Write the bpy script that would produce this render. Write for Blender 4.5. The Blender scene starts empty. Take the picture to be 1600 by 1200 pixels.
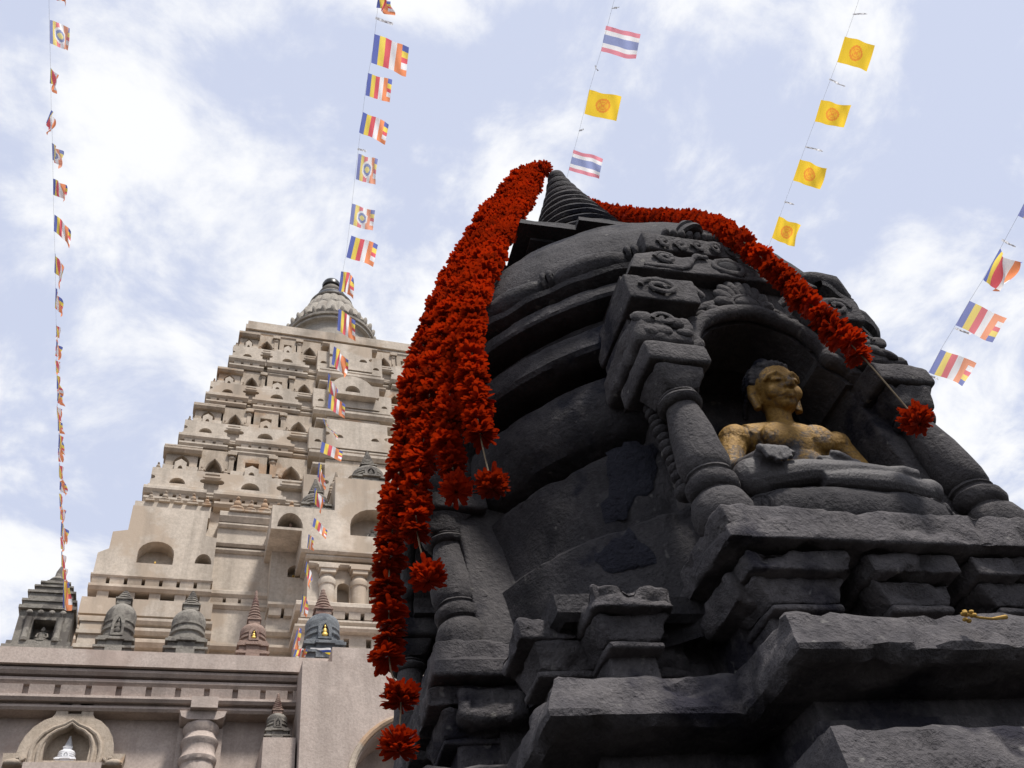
import bpy, bmesh, math, random
from math import sin, cos, pi, radians, sqrt
from mathutils import Vector, Matrix, noise, geometry
random.seed(7)
S = bpy.context.scene
C = S.collection
ZC = 1.5                                        # eye height above the court

# ---------------------------------------------------------------- camera
FPX, PITCH, ROLL, YAW = 1400.0, radians(45.22), radians(-10.65), radians(25.29)
TURN = radians(-4.34)                           # the dark stupa stands turned this much against the temple front
def cam_axes():
    f = Vector((0, cos(PITCH), sin(PITCH))); u = Vector((0, -sin(PITCH), cos(PITCH))); r = Vector((1, 0, 0))
    r, u = cos(ROLL)*r + sin(ROLL)*u, -sin(ROLL)*r + cos(ROLL)*u
    M = Matrix(((cos(YAW), sin(YAW), 0), (-sin(YAW), cos(YAW), 0), (0, 0, 1)))
    return M @ r, M @ u, M @ f
CR, CU, CF = cam_axes()
cd = bpy.data.cameras.new('camera'); cam = bpy.data.objects.new('camera', cd); C.objects.link(cam)
cd.sensor_width = 36; cd.lens = FPX/1600*36; cd.clip_start = .02; cd.clip_end = 3000
m = Matrix((CR, CU, -CF)).transposed().to_4x4(); m.translation = (0, 0, ZC); cam.matrix_world = m
S.camera = cam

# ---------------------------------------------------------------- sky and sun
SUN_EL, SUN_AZ = radians(60), radians(-66)      # azimuth: angle from +X towards +Y
SUNDIR = Vector((cos(SUN_EL)*cos(SUN_AZ), cos(SUN_EL)*sin(SUN_AZ), sin(SUN_EL)))
W = bpy.data.worlds.new('World'); S.world = W; W.use_nodes = True
nt = W.node_tree; nt.nodes.clear()
def nd(t, kind, **kw):
    n = t.nodes.new(kind)
    for k, v in kw.items():
        if k.startswith('i_'):
            key = k[2:]; n.inputs[int(key) if key.isdigit() else key.replace('_', ' ')].default_value = v
        else: setattr(n, k, v)
    return n
def lk(t, a, b): t.links.new(a, b)
out = nd(nt, 'ShaderNodeOutputWorld'); bg = nd(nt, 'ShaderNodeBackground'); bg.inputs[1].default_value = .1
sky = nd(nt, 'ShaderNodeTexSky', sky_type='NISHITA', sun_disc=False, sun_elevation=SUN_EL, sun_rotation=pi/2-SUN_AZ, air_density=1.0, dust_density=2.0, ozone_density=2.0)
tc = nd(nt, 'ShaderNodeTexCoord'); sep = nd(nt, 'ShaderNodeSeparateXYZ'); lk(nt, tc.outputs['Generated'], sep.inputs[0])
den = nd(nt, 'ShaderNodeMath', operation='ADD'); den.inputs[1].default_value = .22
mx = nd(nt, 'ShaderNodeMath', operation='MAXIMUM'); mx.inputs[1].default_value = 0.0
lk(nt, sep.outputs[2], mx.inputs[0]); lk(nt, mx.outputs[0], den.inputs[0])
dx = nd(nt, 'ShaderNodeMath', operation='DIVIDE'); dy = nd(nt, 'ShaderNodeMath', operation='DIVIDE')
lk(nt, sep.outputs[0], dx.inputs[0]); lk(nt, den.outputs[0], dx.inputs[1]); lk(nt, sep.outputs[1], dy.inputs[0]); lk(nt, den.outputs[0], dy.inputs[1])
cmb = nd(nt, 'ShaderNodeCombineXYZ'); lk(nt, dx.outputs[0], cmb.inputs[0]); lk(nt, dy.outputs[0], cmb.inputs[1]); cmb.inputs[2].default_value = 3.7
n1 = nd(nt, 'ShaderNodeTexNoise'); n1.inputs['Scale'].default_value = 4.8; n1.inputs['Detail'].default_value = 11; n1.inputs['Roughness'].default_value = .60; n1.inputs['Distortion'].default_value = .25
lk(nt, cmb.outputs[0], n1.inputs['Vector'])
r1 = nd(nt, 'ShaderNodeValToRGB'); r1.color_ramp.elements[0].position = .415; r1.color_ramp.elements[1].position = .60
r1.color_ramp.elements[0].color = (.0, .0, .0, 1); r1.color_ramp.elements[1].color = (1, 1, 1, 1); r1.color_ramp.interpolation = 'EASE'
lk(nt, n1.outputs['Fac'], r1.inputs[0])
hz = nd(nt, 'ShaderNodeMix', data_type='RGBA'); hz.inputs[0].default_value = .84          # thin bright haze over the blue
lk(nt, sky.outputs[0], hz.inputs[6]); hz.inputs[7].default_value = (7.2, 7.8, 9.7, 1)
cl = nd(nt, 'ShaderNodeMix', data_type='RGBA'); lk(nt, r1.outputs[0], cl.inputs[0]); lk(nt, hz.outputs[2], cl.inputs[6]); cl.inputs[7].default_value = (9.9, 10.0, 10.25, 1)
lk(nt, cl.outputs[2], bg.inputs[0]); lk(nt, bg.outputs[0], out.inputs[0])
sl = bpy.data.lights.new('sun', 'SUN'); sl.energy = 4.6; sl.angle = radians(8); sl.color = (1, .95, .88)
so = bpy.data.objects.new('sun', sl); C.objects.link(so); so.rotation_euler = SUNDIR.to_track_quat('Z', 'Y').to_euler(); so.location = (3, -3, 60)
vs = S.view_settings; vs.view_transform = 'Standard'; vs.look = 'None'; vs.exposure = 0; vs.gamma = 1; vs.use_curve_mapping = False

# ---------------------------------------------------------------- helpers
def ray(x, y): return CF + CR*((x-800)/FPX) - CU*((y-600)/FPX)
RS_ = Matrix.Rotation(-TURN, 3, 'Z')
def ray_s(x, y): return RS_ @ ray(x, y)                          # the same, in the stupa's own frame
def at(x, y, Y): d = ray_s(x, y); return d*(Y/d.y)                # met by an upright plane of the stupa at depth Y
def at_w(x, y, Y): d = ray(x, y); return d*(Y/d.y)                # met by a temple wall at depth Y
def at_d(x, y, D): return ray(x, y)*D
def at_az(x, y, ang):                                             # ... by the upright plane through the stupa's axis
    a = radians(ang); n = Vector((-sin(a), cos(a), 0)); c = Vector((XS, YA, 0)); r = ray_s(x, y); return r*(c.dot(n)/r.dot(n))

TURNED = []                                     # things laid out in the stupa's frame
def tag(o, label, cat=None, group=None, kind=None):
    if label: o['label'] = label
    if cat: o['category'] = cat
    if group: o['group'] = group
    if kind: o['kind'] = kind
    return o
def thing(name, loc, label, cat, group=None):
    o = bpy.data.objects.new(name, None); C.objects.link(o); o.location = loc; o.empty_display_size = .1
    return tag(o, label, cat, group)
def mesh(name, V, F, mats, sharp=35, mi=None):
    me = bpy.data.meshes.new(name); me.from_pydata([tuple(v) for v in V], [], F)
    for q in (mats if isinstance(mats, (list, tuple)) else [mats]): me.materials.append(q)
    if mi: me.polygons.foreach_set('material_index', mi)
    if sharp:
        me.polygons.foreach_set('use_smooth', [True]*len(me.polygons)); me.set_sharp_from_angle(angle=radians(sharp))
    me.validate(); me.update(); return me
def put(name, me, parent=None, loc=(0, 0, 0), rot=(0, 0, 0), scale=(1, 1, 1)):
    o = bpy.data.objects.new(name, me); C.objects.link(o); o.parent = parent; o.location = loc; o.rotation_euler = rot; o.scale = scale
    return o
class MB:
    """collects shapes into one mesh"""
    def __init__(s): s.V = []; s.F = []
    def add(s, V, F):
        b = len(s.V); s.V += [Vector(v) for v in V]; s.F += [tuple(i+b for i in f) for f in F]; return s
    def box(s, x0, x1, y0, y1, z0, z1):
        return s.add([(x0,y0,z0),(x1,y0,z0),(x1,y1,z0),(x0,y1,z0),(x0,y0,z1),(x1,y0,z1),(x1,y1,z1),(x0,y1,z1)],
                     [(3,2,1,0),(4,5,6,7),(0,1,5,4),(1,2,6,5),(2,3,7,6),(3,0,4,7)])
    def hexa(s, b, t): return s.add(list(b)+list(t), [(3,2,1,0),(4,5,6,7),(0,1,5,4),(1,2,6,5),(2,3,7,6),(3,0,4,7)])
    def rbox(s, x0, x1, y0, y1, z0, z1, r=.01, res=.03, f=None):
        """box with rounded edges and enough points for wear"""
        lo = (x0,y0,z0); hi = (x1,y1,z1); ax = []
        for a, b in zip(lo, hi):
            rr = min(r, (b-a)*.49); n = max(1, int((b-a-2*rr)/res+.5))
            ax.append([a, a+rr*.45, a+rr] + [a+rr+(b-a-2*rr)*i/n for i in range(1, n)] + [b-rr, b-rr*.45, b])
        idx = {}; V = []; F = []
        def vid(i, j, k):
            if (i,j,k) not in idx:
                p = Vector((ax[0][i], ax[1][j], ax[2][k])); c = Vector([min(max(p[q], lo[q]+min(r,(hi[q]-lo[q])*.49)), hi[q]-min(r,(hi[q]-lo[q])*.49)) for q in range(3)])
                d = p-c
                if d.length > 1e-9: p = c + d.normalized()*min(r, d.length if sum(abs(t) > 1e-9 for t in d) < 2 else r)
                idx[(i,j,k)] = len(V); V.append(f(p) if f else p)
            return idx[(i,j,k)]
        n = [len(q)-1 for q in ax]
        for i in range(n[0]):
            for j in range(n[1]):
                F.append((vid(i,j,0),vid(i,j+1,0),vid(i+1,j+1,0),vid(i+1,j,0))); F.append((vid(i,j,n[2]),vid(i+1,j,n[2]),vid(i+1,j+1,n[2]),vid(i,j+1,n[2])))
            for k in range(n[2]):
                F.append((vid(i,0,k),vid(i+1,0,k),vid(i+1,0,k+1),vid(i,0,k+1))); F.append((vid(i,n[1],k),vid(i,n[1],k+1),vid(i+1,n[1],k+1),vid(i+1,n[1],k)))
        for j in range(n[1]):
            for k in range(n[2]):
                F.append((vid(0,j,k),vid(0,j,k+1),vid(0,j+1,k+1),vid(0,j+1,k))); F.append((vid(n[0],j,k),vid(n[0],j+1,k),vid(n[0],j+1,k+1),vid(n[0],j,k+1)))
        return s.add(V, F)
    def lathe(s, prof, n=32, c=(0,0,0), a0=0, a1=2*pi, wob=None, axis=None):
        full = abs(a1-a0) > 2*pi-1e-4; m_ = n if full else n+1; V = []; F = []
        for r, z in prof:
            for i in range(m_):
                a = a0+(a1-a0)*i/n; rr = r*(wob(a, z) if wob else 1)
                p = Vector((rr*cos(a), rr*sin(a), z)); V.append((axis @ p if axis else p)+Vector(c))
        for j in range(len(prof)-1):
            for i in range(n):
                k = (i+1) % m_ if full else i+1
                F.append((j*m_+i, j*m_+k, (j+1)*m_+k, (j+1)*m_+i))
        if full:
            if prof[0][0] > 1e-4: F.append(tuple(reversed(range(m_))))
            if prof[-1][0] > 1e-4: F.append(tuple(range((len(prof)-1)*m_, len(prof)*m_)))
        return s.add(V, F)
    def tube(s, path, rad, n=8, closed=False, flat=None):
        P = [Vector(p) for p in path]; L = len(P); V = []; F = []; up = None
        for i, p in enumerate(P):
            t = (P[(i+1) % L]-P[i-1]) if closed else (P[min(i+1, L-1)]-P[max(i-1, 0)])
            t.normalize()
            if up is None:
                up = Vector((0,0,1)) if abs(t.z) < .9 else Vector((1,0,0))
            up = (up - t*up.dot(t)).normalized(); sd = t.cross(up)
            r = rad[i] if isinstance(rad, (list, tuple)) else rad
            for k in range(n):
                a = 2*pi*k/n; V.append(p + (up*cos(a) + sd*sin(a))*r)
        for i in range(L if closed else L-1):
            for k in range(n):
                q = (k+1) % n; j = (i+1) % L
                F.append((i*n+k, i*n+q, j*n+q, j*n+k))
        if not closed: F.append(tuple(reversed(range(n)))); F.append(tuple(range((L-1)*n, L*n)))
        return s.add(V, F)
    def ball(s, c, r, nu=12, nv=8, M=None):
        r = r if isinstance(r, (tuple, list)) else (r, r, r); V = []; F = []
        for j in range(nv+1):
            t = pi*j/nv
            for i in range(nu):
                a = 2*pi*i/nu; p = Vector((r[0]*sin(t)*cos(a), r[1]*sin(t)*sin(a), r[2]*cos(t))); V.append((M @ p if M else p)+Vector(c))
        for j in range(nv):
            for i in range(nu): F.append((j*nu+i, (j+1)*nu+i, (j+1)*nu+(i+1) % nu, j*nu+(i+1) % nu))
        return s.add(V, F)
    def plate(s, outer, holes=(), y=0, th=.3, depth=.2, back=True):
        """upright slab, outline in (x,z), front at y, with recessed (or through, depth=None) openings"""
        loops = [list(outer)]+[list(h) for h in holes]
        ps = [[Vector((p[0], p[1], 0)) for p in l] for l in loops]
        tris = geometry.tessellate_polygon(ps); flat = [p for l in loops for p in l]; N = len(flat)
        V = [(p[0], y, p[1]) for p in flat]; F = []
        for t in tris:
            a, b, c = [Vector(flat[i]) for i in t]
            cr = (b-a).x*(c-a).y-(b-a).y*(c-a).x
            F.append(tuple(t) if cr > 0 else tuple(reversed(t)))
        def ccw(l): return sum(l[i-1][0]*l[i][1]-l[i][0]*l[i-1][1] for i in range(len(l))) > 0
        base = 0
        for li, l in enumerate(loops):
            n = len(l); d = th if (li == 0 or depth is None) else depth; o = len(V)
            V += [(p[0], y+d, p[1]) for p in l]
            fl = ccw(l) if li == 0 else not ccw(l)
            for i in range(n):
                j = (i+1) % n; q = (base+i, o+i, o+j, base+j)
                F.append(q if fl else tuple(reversed(q)))
            if li > 0 and depth is not None: F.append(tuple(o+i for i in (range(n) if ccw(l) else reversed(range(n)))))
            if li == 0 and back and (depth is not None or not holes): F.append(tuple(o+i for i in (reversed(range(n)) if ccw(l) else range(n))))
            base += n
        return s.add(V, F)
    def wear(s, amp, scale, seed=0, amp2=0, scale2=30):
        me = bpy.data.meshes.new('t'); me.from_pydata([tuple(v) for v in s.V], [], s.F); me.update()
        o = Vector((seed*13.1, seed*7.7, seed*3.3))
        for i, v in enumerate(me.vertices):
            p = s.V[i]; d = amp*noise.fractal(p*scale+o, 1.0, 2.0, 3)
            if amp2:
                d += amp2*noise.noise(p*scale2+o); c_ = noise.noise(p*(scale2*.42)-o)
                if c_ > .22: d -= (c_-.22)*amp2*9                 # chips
            s.V[i] = p + v.normal*d
        bpy.data.meshes.remove(me); return s
    def shift(s, d): d = Vector(d); s.V = [v+d for v in s.V]; return s
    def build(s, name, mat, parent=None, sharp=35, rel=False, **kw):
        """rel: shapes were given in court coordinates, parent stands elsewhere"""
        V = s.V
        if rel and parent is not None:
            o = parent; off = Vector((0,0,0))
            while o is not None: off += o.location; o = o.parent
            V = [v-off for v in V]
        return put(name, mesh(name, V, s.F, mat, sharp), parent, **kw)
def arch(cx, z0, w, h, n=10, rise=None):
    """opening with a round head, (x,z) loop"""
    rise = min(w/2, h) if rise is None else rise
    L = [(cx-w/2, z0), (cx+w/2, z0)]
    for i in range(n+1):
        a = pi*i/n; L.append((cx+w/2*cos(a), z0+h-rise+rise*sin(a)))
    if abs(h-rise) < 1e-6: L = L[2:]
    return L
def ogee(cx, z0, w, h, n=6):
    R_ = []
    for i in range(n+1):
        t = i/n; R_.append((w/2*(1-.18*t-.82*t**2.6), z0+h*(.35+.65*t**1.25)))
    L = [(cx-w/2, z0), (cx+w/2, z0)] + [(cx+x, z) for x, z in R_] + [(cx-x, z) for x, z in reversed(R_[:-1])]
    return L
def copy_to(o, parent, **kw):
    c = o.copy(); C.objects.link(c); c.parent = parent
    for k, v in kw.items(): setattr(c, k, v)
    return c

# ---------------------------------------------------------------- materials
def mat(name):
    q = bpy.data.materials.new(name); q.use_nodes = True; t = q.node_tree; b = t.nodes['Principled BSDF']; return q, t, b
def noise_node(t, scale, detail=6, rough=.6, vec=None, dist=0):
    n = nd(t, 'ShaderNodeTexNoise'); n.inputs['Scale'].default_value = scale; n.inputs['Detail'].default_value = detail; n.inputs['Roughness'].default_value = rough; n.inputs['Distortion'].default_value = dist
    if vec is not None: lk(t, vec, n.inputs['Vector'])
    return n
def ramp(t, src, stops, ease='LINEAR'):
    r = nd(t, 'ShaderNodeValToRGB'); r.color_ramp.interpolation = ease; e = r.color_ramp.elements
    while len(e) < len(stops): e.new(.5)
    for k, (p, c) in zip(e, stops): k.position = p; k.color = (c, c, c, 1) if isinstance(c, (int, float)) else (*c, 1)
    lk(t, src, r.inputs[0]); return r
def mixc(t, fac, a, b, mode='MIX'):
    x = nd(t, 'ShaderNodeMix', data_type='RGBA', blend_type=mode)
    for i, v in ((0, fac), (6, a), (7, b)):
        if hasattr(v, 'is_output'): lk(t, v, x.inputs[i])
        elif i == 0: x.inputs[0].default_value = v
        else: x.inputs[i].default_value = (*v, 1)
    return x.outputs[2]
def wpos(t):
    g = nd(t, 'ShaderNodeNewGeometry'); return g.outputs['Position']
def bump(t, b, src, strength, dist):
    n = nd(t, 'ShaderNodeBump'); n.inputs['Strength'].default_value = strength; n.inputs['Distance'].default_value = dist
    lk(t, src, n.inputs['Height']); lk(t, n.outputs[0], b.inputs['Normal']); return n
def stone(name, c0, c1, dark, sc=1.0, bd=.004, rough=.85, pit=.5, patch=.5, speck=None, streak=0):
    q, t, b = mat(name); p = wpos(t)
    big = noise_node(t, 2.2*sc, 6, .6, p); mid = noise_node(t, 14*sc, 8, .65, p); fine = noise_node(t, 95*sc, 4, .7, p)
    base = mixc(t, ramp(t, mid.outputs[0], [(.35, 0), (.68, 1)]).outputs[0], c0, c1)
    base = mixc(t, ramp(t, fine.outputs[0], [(.3, .55), (.7, 0)]).outputs[0], base, tuple(v*.55 for v in c0))
    pm = ramp(t, big.outputs[0], [(patch, 0), (patch+.045, 1)])
    base = mixc(t, pm.outputs[0], base, dark)
    if streak:                                             # rain streaks run down the faces
        mp = nd(t, 'ShaderNodeMapping'); mp.inputs['Scale'].default_value = (9*sc, 9*sc, .9*sc); lk(t, p, mp.inputs[0])
        sn = noise_node(t, 1.0, 6, .65, mp.outputs[0], .3); sk = ramp(t, sn.outputs[0], [(.46, 0), (.72, streak)])
        base = mixc(t, sk.outputs[0], base, tuple(v*.42 for v in c0))
        so_ = noise_node(t, 5.5*sc, 6, .7, p); sp_ = ramp(t, so_.outputs[0], [(.55, 0), (.75, streak*.8)]); base = mixc(t, sp_.outputs[0], base, tuple(min(1, v*1.28) for v in c1))
    if speck:
        sp = noise_node(t, 38*sc, 2, .5, p); base = mixc(t, ramp(t, sp.outputs[0], [(.69, 0), (.76, .35)]).outputs[0], base, speck)
    lk(t, base, b.inputs['Base Color']); b.inputs['Roughness'].default_value = rough; b.inputs['Specular IOR Level'].default_value = .12
    v = nd(t, 'ShaderNodeTexVoronoi'); v.inputs['Scale'].default_value = 60*sc; lk(t, p, v.inputs['Vector'])
    pits = ramp(t, v.outputs['Distance'], [(.0, 0), (.28, 1)])
    h = nd(t, 'ShaderNodeMath', operation='MULTIPLY_ADD'); lk(t, pits.outputs[0], h.inputs[0]); h.inputs[1].default_value = .35*pit
    h2 = nd(t, 'ShaderNodeMath', operation='ADD'); lk(t, mid.outputs[0], h2.inputs[0]); lk(t, fine.outputs[0], h2.inputs[1]); lk(t, h2.outputs[0], h.inputs[2])
    bump(t, b, h.outputs[0], 1.0, bd)
    return q
M_STONE = stone('dark_basalt', (.046, .044, .049), (.085, .080, .084), (.014, .015, .024), 1.0, .006, .8, .8, .56, (.24, .23, .215), .7)
M_STONE2 = stone('dark_basalt_base', (.085, .080, .087), (.155, .144, .147), (.026, .025, .035), 1.0, .008, .85, .8, .58, (.30, .29, .27), .7)
M_CARVED = stone('carved_basalt', (.070, .066, .071), (.125, .117, .118), (.022, .022, .031), 1.0, .006, .85, .8, .60, (.30, .29, .26), .6)
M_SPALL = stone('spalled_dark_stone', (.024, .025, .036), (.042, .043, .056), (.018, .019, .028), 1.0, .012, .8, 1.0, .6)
M_PLASTER = stone('cream_plaster', (.53, .46, .385), (.62, .545, .465), (.44, .36, .285), .12, .006, .9, .1, .56, None, .75)
M_OLDPL = stone('weathered_plaster', (.44, .365, .29), (.53, .45, .37), (.40, .275, .185), .22, .010, .9, .2, .55, None, .8)
M_PINK = stone('terrace_plaster', (.47, .39, .345), (.55, .465, .415), (.40, .32, .28), .25, .006, .9, .1, .58, None, .5)
M_GREYST = stone('votive_stone', (.27, .25, .22), (.40, .37, .33), (.17, .155, .14), .9, .02, .9, .4, .52)
M_REDST = stone('votive_red_stone', (.34, .24, .20), (.42, .31, .26), (.24, .15, .13), .9, .02, .9, .4, .55)
M_BLUEST = stone('votive_bluegrey_stone', (.20, .215, .23), (.28, .295, .31), (.13, .14, .155), .9, .02, .85, .4, .55)
M_AMAL = stone('amalaka_stone', (.36, .33, .29), (.46, .42, .37), (.27, .24, .21), .4, .03, .9, .3, .55)
M_PAVE = stone('court_paving', (.022, .020, .018), (.032, .029, .024), (.018, .022, .013), .5, .01, .85, .3, .55)
def plain(name, col, rough=.6, metal=0, var=0, scale=20):
    q, t, b = mat(name); b.inputs['Roughness'].default_value = rough; b.inputs['Metallic'].default_value = metal
    n = noise_node(t, scale, 5, .6, wpos(t)); c = mixc(t, n.outputs[0], tuple(v*(1-var) for v in col), tuple(min(1, v*(1+var)) for v in col)); lk(t, c, b.inputs['Base Color']); return q
M_BLACK = plain('blackened_metal', (.02, .02, .022), .35, .6)
M_GOLD = plain('gold_paint', (.75, .50, .13), .45, .5, .3, 30)
M_CORD = plain('jute_cord', (.22, .17, .11), .9, 0, .3, 200)
M_STRING = plain('white_string', (.8, .8, .82), .8)
M_MARBLE = plain('white_marble', (.72, .72, .74), .5, 0, .1)
M_BLACKSTONE = stone('near_black_stone', (.03, .03, .034), (.05, .05, .055), (.02, .02, .024), 1.0, .003)
M_YELLOW = plain('withered_yellow', (.42, .25, .05), .8, 0, .3)
# ---------------------------------------------------------------- court
g = MB(); g.box(-400, 400, -400, 400, -.5, 0)
tag(g.build('ground', M_PAVE, sharp=0), None, kind='structure')

# ---------------------------------------------------------------- temple tower
XC, YC = 3.15, 32.6
def YT(z): return 24.76 + (z-21.3)*.1995          # battered front of the tower, z from eye height
def WT(z): return YC-YT(z)
tower = thing('temple_tower', (5.15, YC, 0), 'tall cream temple tower stepped with rows of small niches, round fluted crown on top', 'temple')
MODE = 'tower'
KN = dict(tower=[(0, -2.0), (12.4, 8.4), (39.0, 32.37), (40.1, 33.36), (60, 51)], porch=[(0, -2.0), (12.4, 8.4), (17, 12.65), (25, 20.07), (40, 34)],
          terrace=[(-1.5, -1.5), (9.0, 6.06), (13, 9.77), (30, 25.5)], crown=[(39, 32.37), (40.05, 33.31), (44.6, 37.25), (48.7, 40.7), (51.7, 43.4)])
def pw(K_, z):
    for (a, b), (c, d) in zip(K_, K_[1:]):
        if z <= c or (c, d) == K_[-1]: return b+(d-b)*(z-a)/(c-a)
def MZ(z): return pw(KN[MODE], z)+ZC
def MXX(x): return 1.022*x+1.14 if MODE == 'terrace' else 5.15+1.05*(x-3.15)
def tz(mb): mb.V = [Vector((MXX(v.x), v.y, MZ(v.z))) for v in mb.V]; return mb
KX, KZ = 1.05, .90
mcache = {}
def shared(key, fn, matl, sharp=30):
    if key not in mcache:
        mb = fn(); mcache[key] = mesh(key[0], mb.V, mb.F, matl, sharp)
    return mcache[key]
def off_of(o):
    v = Vector((0,0,0))
    while o is not None: v += o.location; o = o.parent
    return v
def tbox(name, x0, x1, yf, dep, z0, z1, mt, parent, r=.02):
    """a block of the tower: front at yf, eye-height z"""
    mb = MB(); mb.box(x0, x1, yf, yf+dep, z0, z1)
    return tz(mb).build(name, mt, parent, sharp=0, rel=True)
def slab(name, x0, x1, yf, dep, z0, z1, mt, parent):
    """moulded string course: bevelled lower edge, small fillet on top"""
    mb = MB(); h = z1-z0; b = min(h*.45, .12)
    pr = [(0, z0), (-0, z0)]
    prof = [(dep, z0), (b, z0), (b*.35, z0+h*.3), (0, z0+h*.45), (0, z1-h*.12), (.03, z1), (dep, z1)]
    V = [(x0+min(o_, .25)*.0, yf+o_, z) for o_, z in prof] + [(x1, yf+o_, z) for o_, z in prof]; n = len(prof)
    F = [(i, i+n, (i+1) % n+n, (i+1) % n) for i in range(n)] + [tuple(range(n)), tuple(reversed(range(n, 2*n)))]
    mb.add(V, [tuple(reversed(f)) for f in F]); return tz(mb).build(name, mt, parent, sharp=0, rel=True)
def dentils(x0, x1, yf, dep, z0, z1, mt, parent, pitch, frac=.72):
    n = max(1, int(round((x1-x0)/pitch))); p_ = (x1-x0)/n
    def fn():
        mb = MB(); w = p_*frac/2
        prof = [(-.0, z0-z1), (-.06, (z0-z1)*.75), (-.06, (z0-z1)*.3), (0, 0)]
        b = [(-w, 0, z0-z1), (w, 0, z0-z1), (w, dep, z0-z1), (-w, dep, z0-z1)]; t_ = [(-w, -.05, 0), (w, -.05, 0), (w, dep, 0), (-w, dep, 0)]
        mb.hexa(b, t_); return mb
    me = shared(('dentil', round(p_*frac, 3), round(z1-z0, 3), round(dep, 2), mt.name), fn, mt, 0)
    o_ = off_of(parent)
    for i in range(n): put('dentil', me, parent, loc=Vector((MXX(x0+(i+.5)*p_), yf, MZ(z1)))-o_, scale=(KX, 1, KZ))

ZB = [25.25, 28.9, 32.15, 35.35, 39.0]
def notched(x0, x1, z0, z1, r, zn):
    """block face with half-round bites in both sides"""
    L = [(x0, z0), (x1, z0)]
    for i in range(9):
        a = pi*i/8; L.append((x1-r*sin(a), zn-r*.75*cos(a)))
    L += [(x1, z1), (x0, z1)]
    for i in range(9):
        a = pi*i/8; L.append((x0+r*sin(a), zn+r*.75*cos(a)))
    return L
def half_round(cx, z0, r, hh, n=10): return [(cx+r*cos(pi*i/n), z0+hh*sin(pi*i/n)) for i in range(n+1)]

def block_bay(st, x0, x1, zb, h, mt, corner=0, rng=None):
    k = h/3.4; cx = (x0+x1)/2; w = x1-x0; D = 1.1*k if not corner else (1.35*k)
    def y(z): return YT(z)
    e = .12*k
    slab('cornice_slab', x0-e, x1+e, y(zb)-.30*k, D, zb, zb+.20*k, mt, st)
    dentils(x0, x1, y(zb)-.24*k, D, zb+.20*k, zb+.34*k, mt, st, .34*k)
    slab('cornice_slab', x0-e*1.4, x1+e*1.4, y(zb)-.36*k, D, zb+.34*k, zb+.62*k, mt, st)
    slab('cornice_slab', x0-e*.6, x1+e*.6, y(zb)-.22*k, D, zb+.66*k, zb+.80*k, mt, st)
    z0, z1 = zb+.82*k, zb+1.78*k; r = min(.30*k, w*.16)
    mb = MB(); mb.plate(notched(x0-e*.4, x1+e*.4, z0, z1, r*.55, z0+.52*k), [half_round(cx, z0+.30*k, r, r*1.15)], y=y(z0)-.12*k, th=D, depth=.45*k)
    tz(mb).build('niche_block', mt, st, sharp=0, rel=True)
    slab('ledge_slab', x0+w*.02, x1-w*.02, y(z1)-.14*k, D, z1, z1+.10*k, mt, st)
    # stepped head
    mb = MB(); mb.plate([(cx-w*.36, z1+.10*k), (cx+w*.36, z1+.10*k), (cx+w*.36, z1+.42*k), (cx-w*.36, z1+.42*k)], [], y=y(z1)-.06*k, th=D*.7)
    tz(mb).build('shoulder_block', mt, st, sharp=0, rel=True)
    for sx_ in (-1, 1):
        seated_relief(st, cx+sx_*w*.44, y(z1)-.10*k, z1+.10*k, .34*k); 
    mb = MB(); mb.plate([(cx-w*.12, z1+.10*k), (cx+w*.12, z1+.10*k), (cx+w*.12, z1+.5*k), (cx, z1+.66*k), (cx-w*.12, z1+.5*k)], [half_round(cx, z1+.18*k, w*.05, .16*k)], y=y(z1)-.16*k, th=.3*k, depth=.12*k)
    tz(mb).build('small_gable', mt, st, sharp=0, rel=True)
    z2 = z1+.42*k; zt = zb+h-.16*k
    if corner:
        mb = MB(); mb.plate([(cx-w*.33, z2), (cx+w*.33, z2), (cx+w*.33, zt), (cx-w*.33, zt)], [ogee(cx, z2+.10*k, w*.34, (zt-z2)*.55)], y=y(z2)+.02, th=.6*k, depth=.30*k)
        tz(mb).build('canopy_niche', M_OLDPL, st, sharp=0, rel=True)
        slab('canopy_hood', cx-w*.40, cx+w*.40, y(z2)-.20*k, .5*k, z2+(zt-z2)*.66, z2+(zt-z2)*.86, M_OLDPL, st)
    else:
        mb = MB(); hh = zt-z2; mb.plate([(cx-w*.26, z2), (cx+w*.26, z2), (cx+w*.26, zt), (cx-w*.26, zt)], [[(cx-w*.12, z2+hh*.35), (cx+w*.12, z2+hh*.35), (cx+w*.12, z2+hh*.62), (cx-w*.12, z2+hh*.62)]], y=y(z2)+.04, th=.6*k, depth=.22*k)
        tz(mb).build('panel', M_OLDPL, st, sharp=0, rel=True)
        for sx in (-1, 1):
            pilaster(st, cx+sx*w*.36, y(z2)-.02, z2, zt, .11*k, M_OLDPL)
    slab('ledge_slab', x0+w*.10, x1-w*.10, y(zt)-.22*k, D*.7, zt, zt+.12*k, mt, st)
def seated_relief(st, x, yf, z0, h):
    def fn():
        mb = MB(); mb.box(-h*.36, h*.36, 0, .2, 0, h*.16); mb.ball((0, .08, h*.3), (h*.34, .1, h*.16), 8, 5); mb.ball((0, .08, h*.6), (h*.2, .1, h*.26), 8, 5); mb.ball((0, .06, h*.95), (h*.11, .1, h*.13), 8, 5); return mb
    put('relief_figure', shared(('relief', round(h, 2)), fn, M_OLDPL, 50), st, loc=Vector((MXX(x), yf, MZ(z0)))-off_of(st), scale=(KX, 1, KZ))
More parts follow.
